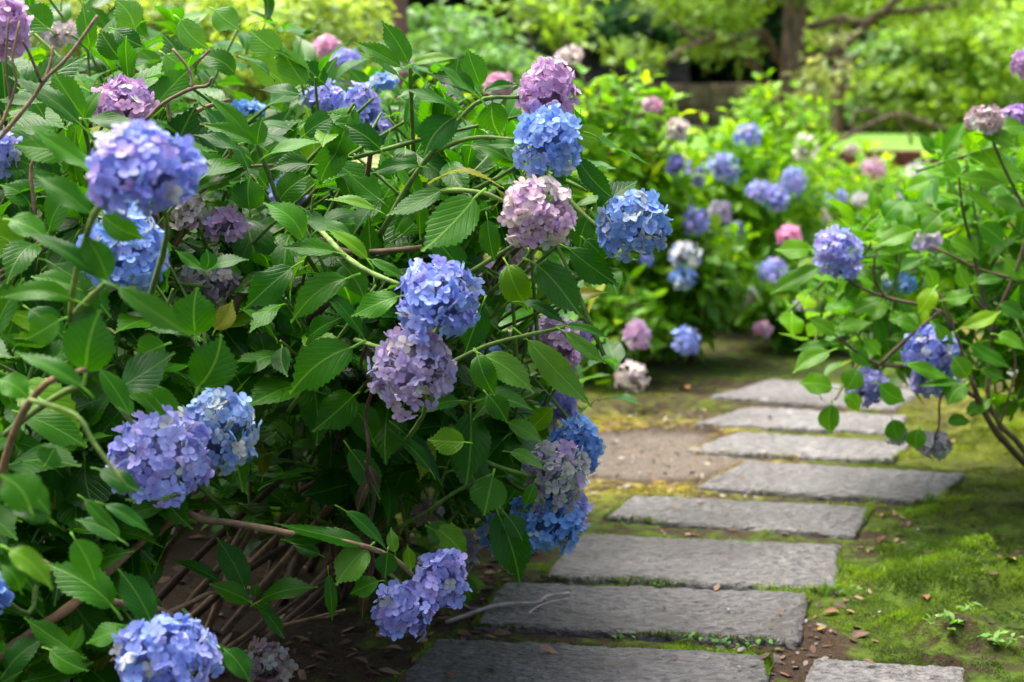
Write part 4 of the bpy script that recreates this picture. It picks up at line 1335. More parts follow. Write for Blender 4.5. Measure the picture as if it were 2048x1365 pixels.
def dome_bush(label, px, Z, wpx, top, bottom, tints, nshoots, nobj, heads, seed, leafy=0.148, stems=10):
    """a rounded bush standing at depth Z, its crown between photo rows top and bottom"""
    c0 = pt(px, 682, Z)
    base = Vector((c0.x, c0.y, 0.0))
    base = Vector((c0.x, math.sqrt(max(0.1, Z * Z)) , 0.0))
    b = Bush(label, base, tints, nobj)
    r = b.r = random.Random(seed)
    zt = pt(px, top, Z).z
    zb = max(0.12, pt(px, bottom, Z).z)
    R = wpx / FPX * Z
    cz, hz = (zt + zb) / 2, (zt - zb) / 2
    for h in heads:
        b.head(*h[:5], h[5], separate=False, stem=False, fl=0.04, n=46)
    for i in range(nshoots):
        d = Vector((r.gauss(0, 1), r.gauss(0, 1) - 0.25, r.gauss(0, 1))).normalized()
        k = r.uniform(0.55, 1.0) ** 0.5
        tip = Vector((base.x + d.x * R * k, base.y + d.y * R * 0.8 * k, cz + d.z * hz * k))
        ax = Vector((d.x, d.y, max(0.15, d.z + 0.5)))
        root = b.shoot(tip, ax, r.uniform(0.25, 0.4), r.choice((3, 4, 4)), leafy * r.uniform(0.85, 1.15), stem=i % 2 == 0)
    for i in range(stems):
        a = r.uniform(0, 6.28)
        q = base + Vector((math.cos(a) * 0.16, math.sin(a) * 0.12, 0))
        e = base + Vector((math.cos(a) * R * 0.55, math.sin(a) * R * 0.4, cz + hz * 0.3))
        b.stem([q, q.lerp(e, 0.35) + Vector((r.uniform(-.07, .07), r.uniform(-.07, .07), 0.05)), q.lerp(e, 0.7) + Vector((r.uniform(-.08, .08), 0, 0.1)), e], 0.0085, 0.005, r.choice((WOOD, DARKWOOD)), 9, 5)
    b.finish()
    return b


dome_bush('bright yellow-green hydrangea bush topped by one pale lilac bloom, before the stone steps', 1215, 8.6, 190, 125, 660, YG, 150, 160,
          [(1140, 113, 27, 20, 8.4, 'cream'), (1305, 212, 18, 14, 8.2, 'pink'), (1355, 262, 22, 24, 8.2, 'cream'), (1350, 330, 14, 20, 8.2, 'indigo'), (1292, 520, 12, 12, 8.2, 'violet')], 11)
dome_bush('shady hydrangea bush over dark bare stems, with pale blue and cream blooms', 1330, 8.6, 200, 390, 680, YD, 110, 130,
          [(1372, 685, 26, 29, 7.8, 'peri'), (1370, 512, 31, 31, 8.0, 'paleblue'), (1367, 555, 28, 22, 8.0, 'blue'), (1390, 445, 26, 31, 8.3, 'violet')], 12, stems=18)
dome_bush('bright green hydrangea bush with the most violet-blue blooms, below the grey tree trunk', 1470, 9.8, 205, 215, 640, YG, 175, 150,
          [(1495, 272, 26, 24, 8.9, 'violet'), (1446, 338, 30, 34, 8.9, 'violet'), (1390, 352, 18, 28, 9.2, 'indigo'), (1440, 425, 24, 24, 8.9, 'dusk'), (1470, 462, 17, 18, 8.9, 'indigo'), (1522, 382, 30, 20, 8.8, 'lav'), (1553, 402, 27, 29, 8.75, 'violet'),
           (1586, 365, 25, 32, 9.0, 'lav'), (1545, 545, 30, 27, 8.4, 'lav'), (1480, 600, 18, 14, 8.8, 'pink'), (1525, 660, 17, 15, 8.6, 'pink'), (1455, 590, 16, 14, 8.9, 'dusk'), (1578, 472, 24, 20, 8.4, 'hot'), (1500, 590, 14, 12, 8.9, 'white')], 13, stems=16)
dome_bush('light green hydrangea bush with cream and pink blooms in front of the red-brown kerb', 1660, 11.0, 215, 280, 620, YG, 150, 130,
          [(1610, 300, 26, 32, 10.2, 'cream'), (1748, 338, 26, 22, 10.3, 'pink'), (1672, 395, 20, 16, 10, 'lav'), (1635, 435, 23, 20, 9.8, 'cream'), (1720, 400, 16, 14, 10, 'white'), (1590, 560, 14, 12, 9.6, 'pink'), (1640, 600, 18, 14, 9.8, 'white')], 14)
dome_bush('pale green hydrangea bush with whitish blooms, partly hidden by the twiggy bush on the bank', 1880, 11.5, 240, 315, 600, YG, 130, 110,
          [(1842, 355, 34, 32, 10.6, 'white'), (1800, 400, 20, 16, 10.6, 'paleblue'), (1950, 400, 22, 20, 10.6, 'white'), (1770, 470, 20, 16, 10.4, 'cream'), (1930, 520, 18, 16, 10.2, 'pink'), (1885, 350, 20, 14, 10.9, 'lav')], 15)
dome_bush('small sunlit hydrangea bush with pointed shoots right before the grey tree trunk', 1550, 13.2, 120, 150, 420, YG, 80, 100, [(1700, 300, 14, 12, 12.8, 'cream')], 16)
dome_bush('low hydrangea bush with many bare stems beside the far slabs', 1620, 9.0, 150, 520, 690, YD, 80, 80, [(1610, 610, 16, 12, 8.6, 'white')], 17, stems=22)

dome_bush('green hydrangea bush with round pink blooms, showing over the top of the big bush', 820, 6.9, 260, 140, 560, ((0.07, 0.20, 0.008), (0.17, 0.34, 0.012)), 110, 120,
          [(655, 95, 26, 22, 6.6, 'pink'), (692, 120, 30, 18, 6.5, 'violet'), (800, 127, 26, 20, 6.3, 'pink'), (1000, 168, 26, 20, 6.3, 'pink'), (890, 190, 22, 16, 6.2, 'pinkm')], 19)
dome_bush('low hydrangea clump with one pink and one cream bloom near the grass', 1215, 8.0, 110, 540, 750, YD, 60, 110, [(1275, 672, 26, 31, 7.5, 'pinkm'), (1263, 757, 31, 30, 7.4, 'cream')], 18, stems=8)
# ------------------------------------------------------------------ trees and shrubs behind
def leaf_cloud(clouds, seed, tip_dir=0.0):
    """many small pointed leaves in sprays; clouds = (px, py, rx, ry, Z, rz, n, colour, size)"""
    r = np.random.default_rng(seed)
    Vs, Fs, Ts = [], [], []
    tot = 0
    for (px, py, rx, ry, Z, rz, n, col, size) in clouds:
        c = np.array(pt(px, py, Z)[:])
        s = Z / FPX
        nspray = max(6, int(n / 14))
        d = r.normal(size=(nspray, 3))
        d /= np.linalg.norm(d, axis=1)[:, None]
        rad = r.uniform(0.15, 1, nspray) ** 0.45
        ctr = c + d * rad[:, None] * np.array([rx * s, rz, ry * s])
        out = r.normal(size=(nspray, 3)) * np.array([1, 1, 0.25]) + d * 0.8 + np.array([0, 0, -0.15])
        out /= np.linalg.norm(out, axis=1)[:, None]
        k = r.integers(0, nspray, n)
        along = r.uniform(-0.5, 0.5, n)
        L = size * 3.4
        pos = ctr[k] + out[k] * (along * L)[:, None] + r.normal(size=(n, 3)) * size * np.array([0.9, 0.9, 0.35])
        dirn = out[k] * 0.6 + r.normal(size=(n, 3)) * np.array([0.7, 0.7, 0.35])
        dirn[:, 2] -= 0.25
        dirn /= np.linalg.norm(dirn, axis=1)[:, None]
        up = np.array([0, 0, 1.0]) + r.normal(size=(n, 3)) * 0.45
        side = np.cross(dirn, up)
        side /= np.linalg.norm(side, axis=1)[:, None] + 1e-9
        nr = np.cross(side, dirn)
        sz = size * r.uniform(0.7, 1.3, n)[:, None]
        b = pos
        v0 = b
        v1 = b + dirn * sz * 0.45 + side * sz * 0.24 + nr * sz * 0.06
        v2 = b + dirn * sz - nr * sz * 0.12
        v3 = b + dirn * sz * 0.45 - side * sz * 0.24 + nr * sz * 0.06
        V = np.stack([v0, v1, v2, v3], 1).reshape(-1, 3)
        F = np.arange(n * 4).reshape(n, 4) + tot
        spr = r.uniform(0.45, 1.5, nspray)
        t = np.array(col)[None] * (spr[k] * r.uniform(0.8, 1.2, n))[:, None]
        t = np.concatenate([t, np.ones((n, 1))], 1)
        Vs.append(V)
        Fs.append(F)
        Ts.append(np.repeat(t, 4, 0))
        tot += n * 4
    return np.concatenate(Vs), np.concatenate(Fs), np.concatenate(Ts)


def crown(parent, base, clouds, seed, name='crown'):
    V, F, T = leaf_cloud(clouds, seed)
    return obj(name, mesh(name, V - np.array(base[:]), F, TLEAF, {'tint': T}, shade=False), parent)


def limb(parent, base, pts, w0, w1, n=14, name='limb'):
    P = [p - base for p in spline([pt(*q) for q in pts], n)]
    rr = random.Random(int(pts[0][0]))
    P = [p + Vector((rr.uniform(-1, 1), rr.uniform(-1, 1), rr.uniform(-1, 1))) * w0 * 0.25 for p in P]
    v, f = tube(P, [w0 + (w1 - w0) * i / (n - 1) for i in range(n)], 9)
    return obj(name, mesh(name, v, f, BARK), parent)


def tree(label, px, Z, width, clouds, limbs, seed, top=-500, group=None, lean=0, name='tree', gz=0.0):
    p = pt(px, 600, Z)
    base = Vector((p.x, p.y, gz))
    root = obj(name, None, None, base, label=label, category='tree')
    if group:
        root['group'] = group
    zt = pt(px, top, Z).z
    n = 12
    rr = random.Random(seed)
    P = [Vector((lean * (i / (n - 1)) + rr.uniform(-1, 1) * width * 0.06, rr.uniform(-1, 1) * width * 0.06, -0.15 + (zt - gz + 0.15) * i / (n - 1))) for i in range(n)]
    v, f = tube(P, [width / 2 * (1.25 if i == 0 else 1 - 0.35 * i / (n - 1)) for i in range(n)], 12)
    obj('trunk', mesh('trunk', v, f, BARK), root)
    for l in limbs:
        limb(root, base, *l)
    crown(root, base, clouds, seed)
    return root


YEL = (0.19, 0.35, 0.035)
MIDG = (0.13, 0.25, 0.035)
SOFT = (0.11, 0.25, 0.06)
DEEP = (0.03, 0.085, 0.025)
BLUEG = (0.04, 0.12, 0.05)
tree('grey-barked garden tree with a straight trunk and low forking limbs over the hydrangeas', 1572, 16.0, 0.25,
     [(1445, 25, 75, 42, 16.2, .7, 900, YEL, .10), (1560, -30, 130, 30, 15.6, .8, 700, MIDG, .10), (1690, 10, 60, 26, 16.4, .6, 420, YEL, .10), (1850, 0, 150, 34, 16.4, .9, 1000, YEL, .10), (1640, 55, 26, 20, 16.5, .4, 110, YEL, .10),
      (1470, 95, 45, 22, 15.8, 0.4, 220, MIDG, .10), (1395, 100, 40, 22, 15.8, 0.4, 170, MIDG, .10), (1350, 10, 50, 26, 15.8, 0.5, 260, YEL, .10), (1600, -200, 420, 120, 16, 1.6, 3000, MIDG, .12), (1290, 112, 36, 12, 15.2, .3, 110, MIDG, .10), (1245, 95, 34, 10, 15.5, .3, 90, MIDG, .10)],
     [([(1580, 130, 16), (1620, 118, 15.9), (1665, 110, 15.8), (1710, 75, 15.7), (1745, 40, 15.6), (1790, 5, 15.5), (1840, -30, 15.4)], .05, .03), ([(1585, 60, 16), (1640, 50, 15.9), (1690, 35, 15.8), (1720, 48, 15.7), (1760, 28, 15.6), (1830, 22, 15.5), (1920, 5, 15.5)], .042, .022),
      ([(1660, 110, 15.8), (1672, 70, 15.8), (1685, 35, 15.8)], .03, .025), ([(1560, 125, 16), (1530, 70, 15.8), (1505, 65, 15.7), (1480, 90, 15.6)], .04, .025), ([(1560, 190, 16), (1520, 150, 15.8), (1480, 90, 15.7), (1440, 70, 15.6)], .045, .025),
      ([(1460, 110, 15.6), (1465, 85, 15.6), (1430, 70, 15.5), (1390, 60, 15.5)], .03, .02), ([(1480, 75, 15.6), (1400, 85, 15.5), (1350, 110, 15.4), (1320, 140, 15.4)], .035, .02), ([(1390, 80, 15.5), (1370, 65, 15.5), (1352, 48, 15.5)], .03, .02)], 31)
tree('spreading yellow-green maple with drooping leafy sprays above the lawn', 1665, 18.5, 0.14,
     [(1880, 80, 130, 40, 18.5, .9, 1100, YEL, .13), (1800, 165, 70, 26, 18, .6, 480, YEL, .13), (1900, 195, 90, 32, 18.3, .8, 850, YEL, .13), (1985, 130, 70, 60, 18, .8, 900, YEL, .13), (1845, 222, 70, 16, 17.8, .5, 420, YEL, .13),
      (1760, 120, 70, 40, 18.6, .7, 560, SOFT, .13), (1730, 200, 45, 20, 18.6, .5, 260, SOFT, .13), (1780, 235, 40, 12, 18.2, .4, 180, SOFT, .13), (2100, 100, 150, 170, 18.5, 1.4, 2600, YEL, .11), (2000, 250, 90, 40, 18.5, .8, 1000, YEL, .11)],
     [([(1665, 150, 18.5), (1720, 110, 18.5), (1800, 100, 18.4), (1900, 120, 18.3)], .05, .02), ([(1670, 180, 18.5), (1760, 170, 18.3), (1850, 190, 18.1), (1940, 220, 18)], .05, .02)], 32, top=-150, gz=0.0)
# leaning dead branch over the lawn
db = gp(1660, 300, 0.0)
pb = pt(1665, 300, 14.0)
root = obj('fallen_branch', None, None, Vector((pb.x, pb.y, 0)), label='bare crooked branch leaning in front of the lawn', category='branch')
for k, (pts, w0, w1) in enumerate((([(1600, 460, 14), (1650, 310, 14), (1700, 272, 14), (1760, 240, 14), (1800, 228, 14), (1850, 245, 14), (1900, 262, 14)], .026, .014), ([(1705, 262, 14), (1712, 225, 14), (1745, 222, 14), (1775, 235, 14)], .013, .011), ([(1790, 232, 14), (1805, 250, 14), (1825, 285, 14)], .013, .008))):
    limb(root, root.location, pts, w0, w1, 14, 'branch' if k else 'main_branch')
# pale creeper hanging from the limb
pv = pt(1630, 130, 15.2)
vine = obj('hanging_creeper', None, None, Vector((pv.x, pv.y, pv.z)), label='pale green leafy creeper hanging from the limb of the grey-barked tree', category='creeper')
limb(vine, vine.location, [(1640, 112, 15.4), (1645, 160, 15.3), (1632, 210, 15.2), (1628, 280, 15.2)], .012, .008, 10, 'stem')
crown(vine, vine.location, [(1648, 78, 16, 16, 15.2, .12, 60, (0.5, 0.6, 0.32), .10), (1636, 150, 30, 26, 15.2, .2, 150, (0.5, 0.6, 0.32), .10), (1630, 195, 22, 24, 15.2, .15, 90, (0.5, 0.58, 0.3), .10), (1628, 250, 12, 30, 15.2, .1, 50, (0.5, 0.58, 0.3), .09)], 33, 'leaves')

# dark evergreen trees on the hill; high crowns out of view added to shade the background
for k, (lab, px, Z, w, clouds) in enumerate([
    ('dark evergreen tree filling the gap above the stone steps', 1250, 31, 0.5, [(1240, 40, 200, 70, 30, 2.0, 5200, BLUEG, .22), (1200, -150, 420, 160, 31, 3, 9000, DEEP, .28), (1240, 35, 90, 35, 28.5, 1.0, 1400, BLUEG, .18)]),
    ('dark evergreen tree behind the brown post', 900, 33, 0.5, [(900, 30, 260, 110, 33, 2.5, 7500, DEEP, .24), (900, -180, 420, 160, 33, 3, 9000, DEEP, .3), (960, 130, 200, 70, 32, 1.5, 3600, DEEP, .22)]),
    ('dark evergreen tree standing beyond the yellow-green maple', 1760, 34, 0.5, [(1760, 120, 220, 120, 33, 2.0, 7500, BLUEG, .24), (1700, -160, 420, 170, 34, 3, 9000, DEEP, .3), (1700, 215, 160, 50, 31, 1.2, 3000, DEEP, .20)]),
    ('dark evergreen tree beyond the maple, over the end of the lawn', 2080, 34, 0.5, [(2060, 90, 220, 160, 33, 2.0, 7500, DEEP, .24), (2120, -180, 420, 170, 34, 3, 9000, DEEP, .3), (1990, 225, 200, 50, 31, 1.2, 3500, BLUEG, .20)]),
    ('dark evergreen tree behind the pale yellow-green shrub', 400, 30, 0.5, [(400, 30, 380, 130, 30, 2.5, 9000, (0.05, 0.12, 0.03), .24), (350, -190, 520, 160, 30, 3, 9000, DEEP, .3)]),
    ('dark evergreen tree beside the grey-barked trunk, on the hill', 1480, 32, 0.5, [(1480, 80, 180, 110, 32, 2.0, 5500, DEEP, .24), (1480, -150, 300, 160, 32, 3, 6000, DEEP, .3)]),
]):
    tree(lab, px, Z, w, clouds, [], 40 + k, top=-300, group='dark evergreens on the hill', name='evergreen_tree', gz=1.6)


def shrub(label, px, Z, clouds, seed, gz=0.0, stems=6, name='shrub'):
    p = pt(px, 600, Z)
    base = Vector((p.x, Z, gz))
    root = obj(name, None, None, base, label=label, category='shrub')
    r = random.Random(seed)
    for k in range(stems):
        c = clouds[k % len(clouds)]
        e = pt(c[0] + r.uniform(-.4, .4) * c[2], c[1] + r.uniform(-.3, .5) * c[3], c[4]) - base
        q = Vector((r.uniform(-.15, .15), r.uniform(-.15, .15), -0.05))
        v, f = tube(spline([q, q.lerp(e, .5) + Vector((r.uniform(-.1, .1), 0, .1)), e], 8), [0.03 - 0.0028 * i for i in range(8)], 6)
        obj('stem', mesh('stem', v, f, BARK), root)
    crown(root, base, clouds, seed, 'foliage')
    return root


PY = (0.27, 0.40, 0.09)
shrub('pale yellow-green shrub glowing behind the tall hydrangea bush', 520, 9.5, [(420, 30, 130, 80, 9.5, .5, 1500, PY, .075), (600, 60, 130, 80, 9.4, .5, 1700, PY, .075), (250, 50, 160, 70, 9.8, .6, 1500, (0.26, 0.36, 0.08), .075), (520, 130, 160, 60, 9.2, .5, 1500, PY, .075),
                                                                          (700, 30, 60, 60, 9.8, .4, 600, PY, .075), (100, 40, 140, 80, 10, .5, 1000, (0.2, 0.3, 0.06), .075), (400, 240, 300, 90, 9.6, .5, 2200, (0.2, 0.32, 0.06), .075)], 51)
shrub('soft green shrub between the brown post and the dark stone steps', 930, 13.5, [(900, 110, 110, 80, 13.5, .6, 1700, (0.12, 0.28, 0.075), .10), (990, 150, 80, 50, 13.2, .5, 1000, (0.12, 0.28, 0.075), .10), (780, 120, 100, 90, 14, .6, 1400, (0.10, 0.25, 0.07), .10), (900, 240, 220, 90, 13.6, .6, 2400, (0.12, 0.28, 0.06), .10), (860, 45, 60, 30, 13.8, .4, 400, (0.09, 0.22, 0.07), .10)], 52)
shrub('leafy bright branch of a young maple over the dark stone steps', 1120, 14.5, [(1120, 20, 60, 18, 14.5, .4, 170, YEL, .11), (1130, 55, 32, 14, 14.3, .3, 80, YEL, .11), (1060, 2, 60, 14, 14.5, .4, 120, MIDG, .11)], 53, stems=3, name='young_maple')
shrub('low dark green shrub on the lawn before the stone wall', 1700, 29, [(1690, 190, 120, 55, 29, .8, 1800, DEEP, .16), (1800, 225, 140, 30, 29, .8, 1500, (0.06, 0.16, 0.03), .16)], 54, gz=LZ)
shrub('green shrub at the edge of the lawn beneath the maple', 1950, 29, [(1960, 225, 150, 36, 29, .9, 2200, (0.08, 0.2, 0.035), .16), (2080, 200, 120, 60, 29, .9, 1800, (0.07, 0.18, 0.035), .16)], 55, gz=LZ)

# ------------------------------------------------------------------ stone wall, steps, railing, post
def block_wall(label, name, px0, px1, Z, z0, z1, rows, bw, mat, seed):
    x0, x1 = (px0 - 1024) / FPX * Z, (px1 - 1024) / FPX * Z
    yy = Z / CP
    root = obj(name, None, None, Vector(((x0 + x1) / 2, yy, z0)), label=label, category='wall', kind='thing')
    r = random.Random(seed)
    rh = (z1 - z0) / rows
    for j in range(rows):
        x = x0 - r.uniform(0, bw * .6)
        while x < x1:
            w = bw * r.uniform(0.7, 1.35)
            v, f = bevel_box(x - (x0 + x1) / 2 + .008, x + w - (x0 + x1) / 2 - .008, -0.12 - r.uniform(0, .05), 0.12, j * rh + .006, (j + 1) * rh - .006, 0.022)
            v = [(a + r.uniform(-.008, .008), b + r.uniform(-.008, .008), c + r.uniform(-.008, .008)) for a, b, c in v]
            obj('stone', mesh('stone', v, f, mat), root)
            x += w
    v, f = box(x0 - bw - (x0 + x1) / 2, x1 + bw * .5 - (x0 + x1) / 2, -0.06, 0.12 - .003, -0.2, z1 - z0 - .03)
    obj('core', mesh('core', v, f, mat, shade=False), root)
    return root


block_wall('low retaining wall of squared brown stones at the back of the lawn', 'stone_wall', 1040, 1545, 28.0, LZ, 1.52, 4, 0.36, STONE, 5)
# stepped dark stones rising behind the wall
steps = obj('stone_steps', None, None, Vector(((1190 - 1024) / FPX * 29, 28.9, LZ)), label='flight of dark stone steps rising behind the low wall', category='steps')
for k in range(7):
    v, f = bevel_box(-1.7, 1.7, 0.26 * k, 0.26 * k + 0.30, -0.3 if k == 0 else 0.9 + 0.16 * (k - 1) - 0.1, 0.9 + 0.16 * k, 0.02)
    obj('step', mesh('step', v, f, DSTONE), steps)
rail = obj('stone_railing', None, None, Vector(((1195 - 1024) / FPX * 30.8, 31.0, 2.0)), label='low grey concrete railing with posts above the stone steps', category='railing')
for dx in (-0.02, 1.18):
    v, f = bevel_box(dx - .08, dx + .08, -.08, .08, -0.5, .75 - .1 * dx, .015)
    obj('post', mesh('post', v, f, PALE), rail)
v, f = bevel_box(0.065, 1.095, -.05, .05, .18, .34, .012)
obj('beam', mesh('beam', v, f, PALE), rail)
pp = pt(806, 600, 12.4)
post = obj('brown_post', None, None, Vector((pp.x, pp.y, 0)), label='square brown post standing among the shrubs', category='post')
v, f = bevel_box(-.055, .055, -.055, .055, -0.1, 3.2, .01)
obj('shaft', mesh('shaft', v, f, POSTM), post)
v, f = bevel_box(-.08, .08, -.08, .08, 3.2, 3.26, .012)
obj('cap', mesh('cap', v, f, POSTM), post)

# ------------------------------------------------------------------ moss, litter, weeds
def tuft_field():
    n = 420000
    x = rng.uniform(-0.6, 2.4, n)
    y = 3.5 + 4.6 * rng.random(n) ** 1.5
    m, ye, gr = gzones(x, y)
    sdist = slab_dist(x, y)
    nz = fbm(x * 11, y * 11, 3)
    creep = (sdist >= -0.002) & (sdist < 0.03 * (fbm(x * 5, y * 5 + 40, 3) - 0.42) * 2.2) & (y < 6.5)
    keep = ((sdist < -0.002) & (m * (0.35 + nz) > 0.42 + 0.15 * rng.random(n))) | creep
    x, y, m, ye, nz, creep = x[keep], y[keep], m[keep], ye[keep], nz[keep], creep[keep]
    z = np.where(creep, SLAB_TOP - 0.010, gheight(x, y) - 0.002)
    n = len(x)
    big = smooth(0.38, 0.68, fbm(x * 4.2 + 5, y * 4.2, 3))
    h = rng.uniform(0.004, 0.009, n) * (0.7 + 0.9 * big) * np.where(bank(x, y) > 0, 1.25, 0.9) + np.where(creep, 0.008, 0)
    w = rng.uniform(0.0014, 0.0026, n) * (1 + 0.15 * (y - 3.5))
    V, F = [], []
    for k in range(2):
        a = rng.uniform(0, 6.28, n)
        lx_, ly_ = rng.normal(0, .45, n) * h, rng.normal(0, .45, n) * h
        p0 = np.stack([x + np.cos(a) * w, y + np.sin(a) * w, z], 1)
        p1 = np.stack([x - np.cos(a) * w, y - np.sin(a) * w, z], 1)
        p2 = np.stack([x + lx_, y + ly_, z + h], 1)
        V.append(np.stack([p0, p1, p2], 1).reshape(-1, 3))
    V = np.concatenate(V)
    F = np.arange(len(V)).reshape(-1, 3)
    green = np.array([0.085, 0.175, 0.010])
    gold = np.array([0.30, 0.26, 0.04])
    t = green[None] * (1 - ye[:, None]) + gold[None] * ye[:, None]
    pat = smooth(0.35, 0.65, fbm(x * 7 + 31, y * 7, 3))[:, None]
    t = t * (0.55 + 0.75 * pat) * np.array([1.0, 1.0, 1.0]) + pat * np.array([0.02, 0.01, 0]) 
    t = t * rng.uniform(0.6, 1.4, n)[:, None] * (0.45 + 0.6 * nz + 0.45 * big)[:, None]
    t = np.concatenate([t, np.ones((n, 1))], 1)
    T = np.concatenate([np.repeat(t, 3, 0)] * 2)
    obj('moss', mesh('moss', V, F, TLEAF, {'tint': T}, shade=False), kind='stuff')


tuft_field()


def off_slab(q):
    q = Vector(q)
    for _ in range(40):
        if float(slab_dist(np.array([q.x]), np.array([q.y]))[0]) < -0.012:
            break
        q.y -= 0.008
    return q


def on_ground(x, y):
    h = float(gheight(np.array([x]), np.array([y]))[0])
    return SLAB_TOP + 0.004 if float(slab_dist(np.array([x]), np.array([y]))[0]) > 0 else h


# scattered litter under the shrub: chips, fallen petals
def litter():
    r = np.random.default_rng(77)
    V, F, T = [], [], []

    def bits(n, xr, yr, size, cols, only=None):
        nonlocal V, F, T
        for _ in range(n):
            x, y = r.uniform(*xr), r.uniform(*yr)
            z = on_ground(x, y) + 0.003
            s = size * r.uniform(0.5, 1.4)
            if z > SLAB_TOP and size > 0.012 and r.random() < 0.93:
                continue
            a = r.uniform(0, 6.28)
            e1 = np.array([math.cos(a), math.sin(a), r.normal(0, .25)]) * s
            e2 = np.array([-math.sin(a), math.cos(a), r.normal(0, .25)]) * s * r.uniform(.25, .6)
            c = np.array([x, y, z + s * .12])
            k = len(V)
            V += [c - e1, c - e1 * .2 + e2, c + e1 * .6 + e2 * .7, c + e1, c + e1 * .3 - e2 + [0, 0, s * .15], c - e1 * .5 - e2 * .8]
            F += [(k, k + 1, k + 5), (k + 1, k + 2, k + 4), (k + 1, k + 4, k + 5), (k + 2, k + 3, k + 4)]
            col = np.array(cols[r.integers(len(cols))]) * r.uniform(.7, 1.2)
            T += [(*col, 1)] * 6
    brown = [(0.13, 0.075, 0.04), (0.22, 0.14, 0.08), (0.06, 0.04, 0.025), (0.30, 0.20, 0.12)]
    bits(900, (-1.5, 0.1), (3.7, 6.0), 0.022, brown)
    bits(260, (0.5, 2.2), (3.6, 5.6), 0.0125, brown + [(0.05, 0.04, 0.03)])
    bits(150, (0.1, 1.3), (5.6, 7.2), 0.016, brown + [(0.4, 0.36, 0.3)])
    bits(90, (-0.4, 1.0), (3.5, 5.2), 0.006, [(0.05, 0.03, 0.02), (0.2, 0.12, 0.07)])
    bits(34, (-0.6, 2.0), (3.7, 6.0), 0.007, [(0.6, 0.58, 0.66), (0.55, 0.5, 0.45), (0.5, 0.5, 0.7)])
    bits(420, (0.1, 0.9), (5.6, 7.3), 0.011, [(0.30, 0.26, 0.21), (0.2, 0.16, 0.12), (0.42, 0.38, 0.32), (0.12, 0.08, 0.05)])
    bits(160, (0.6, 2.2), (3.8, 5.4), 0.018, [(0.10, 0.06, 0.035), (0.16, 0.10, 0.06), (0.07, 0.05, 0.03)])
    bits(120, (0.55, 0.85), (3.7, 4.35), 0.014, [(0.10, 0.09, 0.08), (0.2, 0.18, 0.16), (0.14, 0.08, 0.045)])
    obj('leaf_litter', mesh('leaf_litter', V, F, TINT, {'tint': np.array(T)}, shade=False), kind='stuff')


litter()

# dry forked twig on the slab
tw0 = gp(1000, 1210, 0.05)
twig = obj('dry_twig', None, None, tw0, label='dry grey forked twig lying across the edge of a slab', category='twig')


def ground_pts(pp, lift):
    return [Vector((*gp(x, y, 0.05)[:2], 0.0)) + Vector((0, 0, max(on_ground(gp(x, y, .05).x, gp(x, y, .05).y), -0.01) + lift)) - tw0 for x, y in pp]


for k, (pp_, w0, w1) in enumerate((([(892, 1233), (968, 1221), (1016, 1211), (1075, 1209), (1093, 1196), (1140, 1190)], .006, .004), ([(1057, 1231), (1075, 1217), (1100, 1208), (1137, 1200)], .003, .002), ([(968, 1221), (940, 1205), (925, 1195)], .003, .002))):
    v, f = tube(spline(ground_pts(pp_, 0.006), 16), [w0 + (w1 - w0) * i / 15 for i in range(16)], 6)
    obj('shoot' if k else 'main_shoot', mesh('twig', v, f, STEM), twig, None, (0.42, 0.37, 0.33))

# fallen leaves
FL = []
FLAB = ['small reddish brown dead leaf on the slab beside the short slab', 'curled brown dead leaf on bare soil off the end of the twig slab', 'pale brown dead leaf beside the curled one off the end of the twig slab',
        'brown dead leaf in the moss between the twig slab and the feathery weeds', 'orange-brown dead leaf on the moss, well up the bank', 'small ochre yellow dead leaf beside the corner of the twig slab',
        'tan dead leaf on moss at the end of the second slab behind the twig', 'tiny red-brown dead leaf on the slab just behind the twig slab', 'dark red-brown dead leaf among the moss mounds of the bank',
        'very dark dead leaf higher up among the moss mounds', 'dull brown dead leaf on the bank above the feathery weeds', 'large orange dead leaf on the grass beyond the gritty soil',
        'dull brown dead leaf on dark soil under the lavender blooms', 'light tan dead leaf on soil next to the nearest slab edge', 'dark brown dead leaf on the shaded soil under the big bush',
        'mid brown dead leaf on the shaded soil under the big bush', 'brown dead leaf on moss behind the short slab', 'tan dead leaf on yellow moss under the twiggy bush']
for k in range(3):
    V, L, F = [], [], []
    for i in range(9):
        t = i / 8
        w = float(leaf_width(np.array(t))) * .24 + .004
        for u in (-1, -.4, .4, 1):
            V.append((u * w, t - .5, .10 * math.sin(t * 3 + k) + .35 * w * u * u * (1 + .4 * k)))
    for i in range(8):
        for j in range(3):
            a = i * 4 + j
            F.append((a, a + 1, a + 5, a + 4))
    FL.append(mesh('fallen_leaf', V, F, STEM))
r = random.Random(8)
